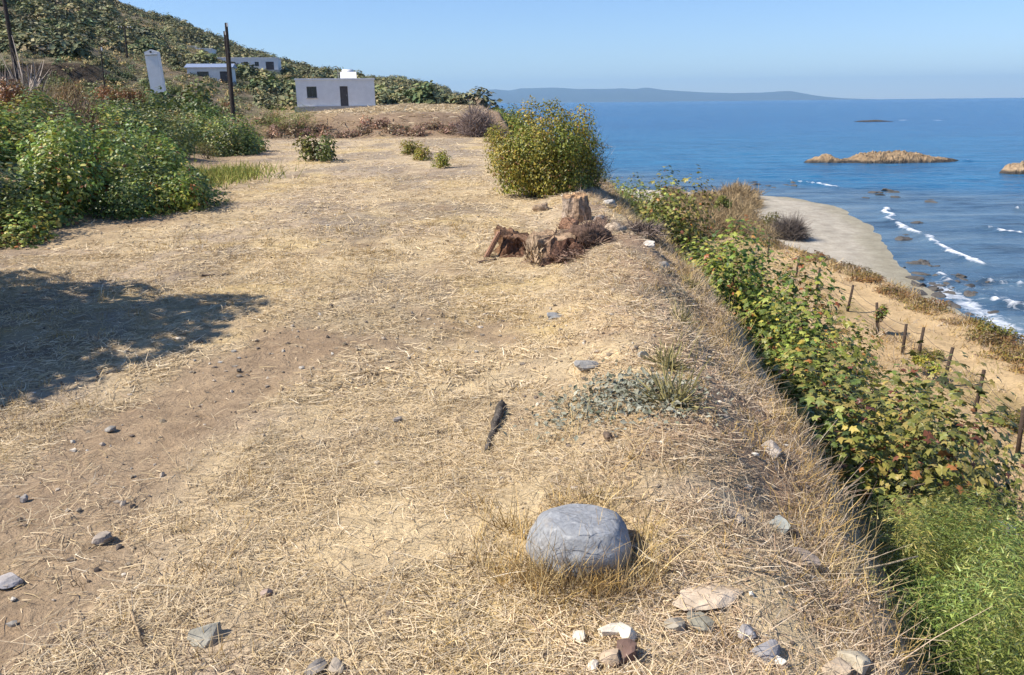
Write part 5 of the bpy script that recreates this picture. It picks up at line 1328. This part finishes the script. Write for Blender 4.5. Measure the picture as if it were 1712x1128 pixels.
# ------------------------------------------------------------------ straw and dry grass
STRAW = [(4, (.53, .42, .26)), (3, (.59, .475, .31)), (2, (.49, .37, .20)), (1.3, (.41, .32, .21)), (.5, (.30, .22, .15)), (.5, (.64, .55, .40))]
STRAW_R = [(3, (.48, .36, .235)), (3, (.54, .43, .295)), (2, (.41, .29, .18)), (1.0, (.30, .20, .13)), (.8, (.60, .51, .38))]
def scatter(n, x0, x1, y0, y1, L, w, seed, lift=.012, thin=.96):
    g = np.random.default_rng(seed)
    x = g.uniform(x0, x1, n); y = g.uniform(y0, y1, n)
    ok = (x < f_xe(y) + .05) & (np.abs(x) < .72 * y + 1.3) & (x > f_xb(y) + .2)
    x, y = x[ok], y[ok]
    d, n1, n2, n3, bare, lb = ground_masks(x, y)
    clump = fbm(x * 3.2, y * 3.2, 87, 3)
    ok = g.random(len(x)) < np.clip((1 - thin * bare) ** 1.6 * (.2 + 1.5 * sstep(.3, .62, clump)), .02, 1); x, y, d = x[ok], y[ok], d[ok]
    n = len(x)
    ang = 6.3 * fbm(x * .8, y * .8, 88, 3) * 1.6 + g.normal(size=n) * 1.7
    ln = L * g.gamma(3.0, .33, n)
    dr = np.stack([np.cos(ang), np.sin(ang), g.normal(.06, .16, n)], -1) * ln[:, None]
    z = H(x, y) + g.random(n) * lift + .004
    st = np.stack([x, y, z], -1) - dr * .5; st[:, 2] = H(st[:, 0], st[:, 1]) + g.random(n) * lift + .004
    k = g.random(n) < sstep(-1.5, -.2, d)
    cols = np.where(k[:, None], pick(STRAW_R, n, g), pick(STRAW, n, g)) * (.90 + .40 * fbm(x * 1.3, y * 1.3, 89, 3))[:, None]
    side = np.stack([-np.sin(ang), np.cos(ang), g.normal(0, .5, n)], -1); side = unit(side)
    bend = np.stack([-np.sin(ang), np.cos(ang), np.zeros(n)], -1) * (g.normal(size=n) * .28 * ln)[:, None]
    V = []
    for t_ in (0, .5, 1.0):
        pnt = st + dr * t_ + bend * (t_ * t_); ww = (w * g.uniform(.6, 1.3, n) * (1 - .5 * t_))[:, None]
        V += [pnt + side * ww * .5, pnt - side * ww * .5]
    V = np.stack(V, 1)
    F = np.array([[0, 1, 3, 2], [2, 3, 5, 4]])[None] + (np.arange(n) * 6)[:, None, None]
    return V.reshape(-1, 3), F.reshape(-1, 4), np.repeat(cols, 6, 0)
def join(parts):
    VV, FF, CC, off = [], [], [], 0
    for v, f, c in parts: VV.append(v); FF.append(f + off); CC.append(c); off += len(v)
    return np.concatenate(VV), np.concatenate(FF), np.concatenate(CC)
v, f, c = join([scatter(150000, -3.6, 2.2, 1.5, 4.6, .052, .0032, 401), scatter(130000, -7.0, 2.5, 4.4, 9.5, .06, .006, 402), scatter(52000, -9, 2.6, 9.2, 20, .085, .011, 403), scatter(14000, -14, 2.6, 19, 42, .12, .02, 404), scatter(3500, -4, 2.2, 1.5, 7, .12, .004, 405), scatter(26000, -30, 3, 42, 92, .3, .05, 406)])
print('straw', len(f))
o = link('dry_straw', np_mesh('dry_straw', v, f, M_STRAW, c)); tag(o, 'matted dry straw lying over the field', 'straw', None, 'stuff')

def tufts(n, fx, hgt, nb, w, pal, seed, spread=.035, lean=.45):
    g = np.random.default_rng(seed); x, y = fx(n, g); n = len(x)
    X = np.repeat(x, nb) + g.normal(size=n * nb) * spread; Y = np.repeat(y, nb) + g.normal(size=n * nb) * spread
    hh = np.repeat(hgt * g.gamma(3.0, .33, n), nb) * g.uniform(.4, 1.1, n * nb)
    cc = np.repeat(pick(pal, n, g), nb, 0) * g.uniform(.7, 1.25, (n * nb, 1))
    return blades(np.stack([X, Y, H(X, Y) - .005], -1), hh, np.full(n * nb, w) * (1 + Y * .07), cc, seed + 1, lean)
def fx_field(n, g):
    x = g.uniform(-5, 2, n); y = 1.7 + 10 * g.random(n) ** 1.6
    d, n1, n2, n3, bare, lb = ground_masks(x, y)
    ok = (d < -.05) & (g.random(n) < (1 - bare) ** 2 * sstep(.42, .62, fbm(x * 1.1, y * 1.1, 92, 3))) & (np.abs(x) < .72 * y + 1)
    return x[ok], y[ok]
def fx_edge(n, g):
    y = 1.4 + 19 * g.random(n) ** 1.5; x = f_xe(y) + g.normal(-.06, .10, n); ok = g.random(n) < .25 + 1.2 * sstep(.4, .6, fbm(x * 1.6, y * 1.6, 99, 3))
    return x[ok], y[ok]
def fx_shoulder(n, g):
    y = 1.4 + 13 * g.random(n) ** 1.4; x = f_xe(y) - np.abs(g.normal(0, .42, n)); ok = fbm(x * 2, y * 2, 94, 3) > .45
    return x[ok], y[ok]
def fx_terrace(n, g):
    y = 8 + 44 * g.random(n); x = 6.5 + 6.3 * g.random(n); k = fbm(x * .5, y * .5, 120, 3)
    ok = (g.random(n) < sstep(.38, .62, k)) & (np.abs(x - f_xp(y)) > 1.9)
    x2 = f_xc(y) - f_wb(y) - 4.2 + g.normal(0, .8, n); side = g.random(n) < .3
    x = np.where(side, x2, x); ok = ok | side
    return x[ok], y[ok]
def fx_slope(n, g):
    y = 1.4 + 22 * g.random(n) ** 1.5; x = f_xe(y) + 1.9 * g.random(n) ** 1.2
    return x, y
def fx_boulder(n, g):
    x = bp.x + g.normal(0, .15, n); y = bp.y - .10 + g.normal(0, .045, n)
    return x, y
def fx_boulder2(n, g):
    a = g.uniform(0, 6.28, n); r = g.uniform(.24, .40, n)
    return bp.x + r * np.cos(a), bp.y + .05 + r * .8 * np.sin(a)
GOLD = [(3, (.50, .355, .14)), (2, (.44, .29, .105)), (2, (.55, .42, .21)), (1, (.30, .21, .11))]
PALE = [(3, (.52, .43, .32)), (2, (.45, .36, .26)), (2, (.38, .29, .20)), (1, (.28, .2, .14))]
v, f, c = join([tufts(5500, fx_field, .046, 12, .0017, GOLD + STRAW, 411), tufts(1300, fx_edge, .07, 16, .0016, PALE + GOLD, 412, .06, .75), tufts(4200, fx_terrace, .16, 8, .0045, GOLD + PALE + [(1.5, (.26, .22, .08))], 419, .12, .6), tufts(3600, fx_slope, .075, 14, .0020, PALE + GOLD, 417, .07, .6), tufts(1300, fx_shoulder, .045, 14, .0018, PALE + GOLD, 413, .04, .6),
                tufts(26, fx_boulder, .12, 34, .0015, GOLD, 414, .03, .4), tufts(40, fx_boulder2, .10, 26, .0016, GOLD, 415, .03, .5)])
print('grass', len(f))
o = link('dry_grass', np_mesh('dry_grass', v, f, M_STRAW, c)); tag(o, 'dry golden grass tufts standing over the field and bank edge', 'grass', None, 'stuff')

# ------------------------------------------------------------------ haze
bm = bmesh.new(); add_box(bm, (0, 11500, 215), (34000, 26000, 690))
hz_m = bpy.data.materials.new('haze_air'); hz_m.use_nodes = True; ht = hz_m.node_tree; ht.nodes.clear()
ho = ht.nodes.new('ShaderNodeOutputMaterial'); pv = ht.nodes.new('ShaderNodeVolumePrincipled')
pv.inputs['Color'].default_value = (.42, .70, 1.0, 1); pv.inputs['Density'].default_value = 6.0e-5; pv.inputs['Anisotropy'].default_value = 0.1
ht.links.new(pv.outputs[0], ho.inputs['Volume'])
o = link('haze', bm_mesh('haze', bm, hz_m)); tag(o, 'thin blue haze softening the far shore', 'haze', None, 'stuff')
tot = sum(len(me.polygons) for me in bpy.data.meshes)
print('objects', len(COL.objects), 'unique polys', tot)
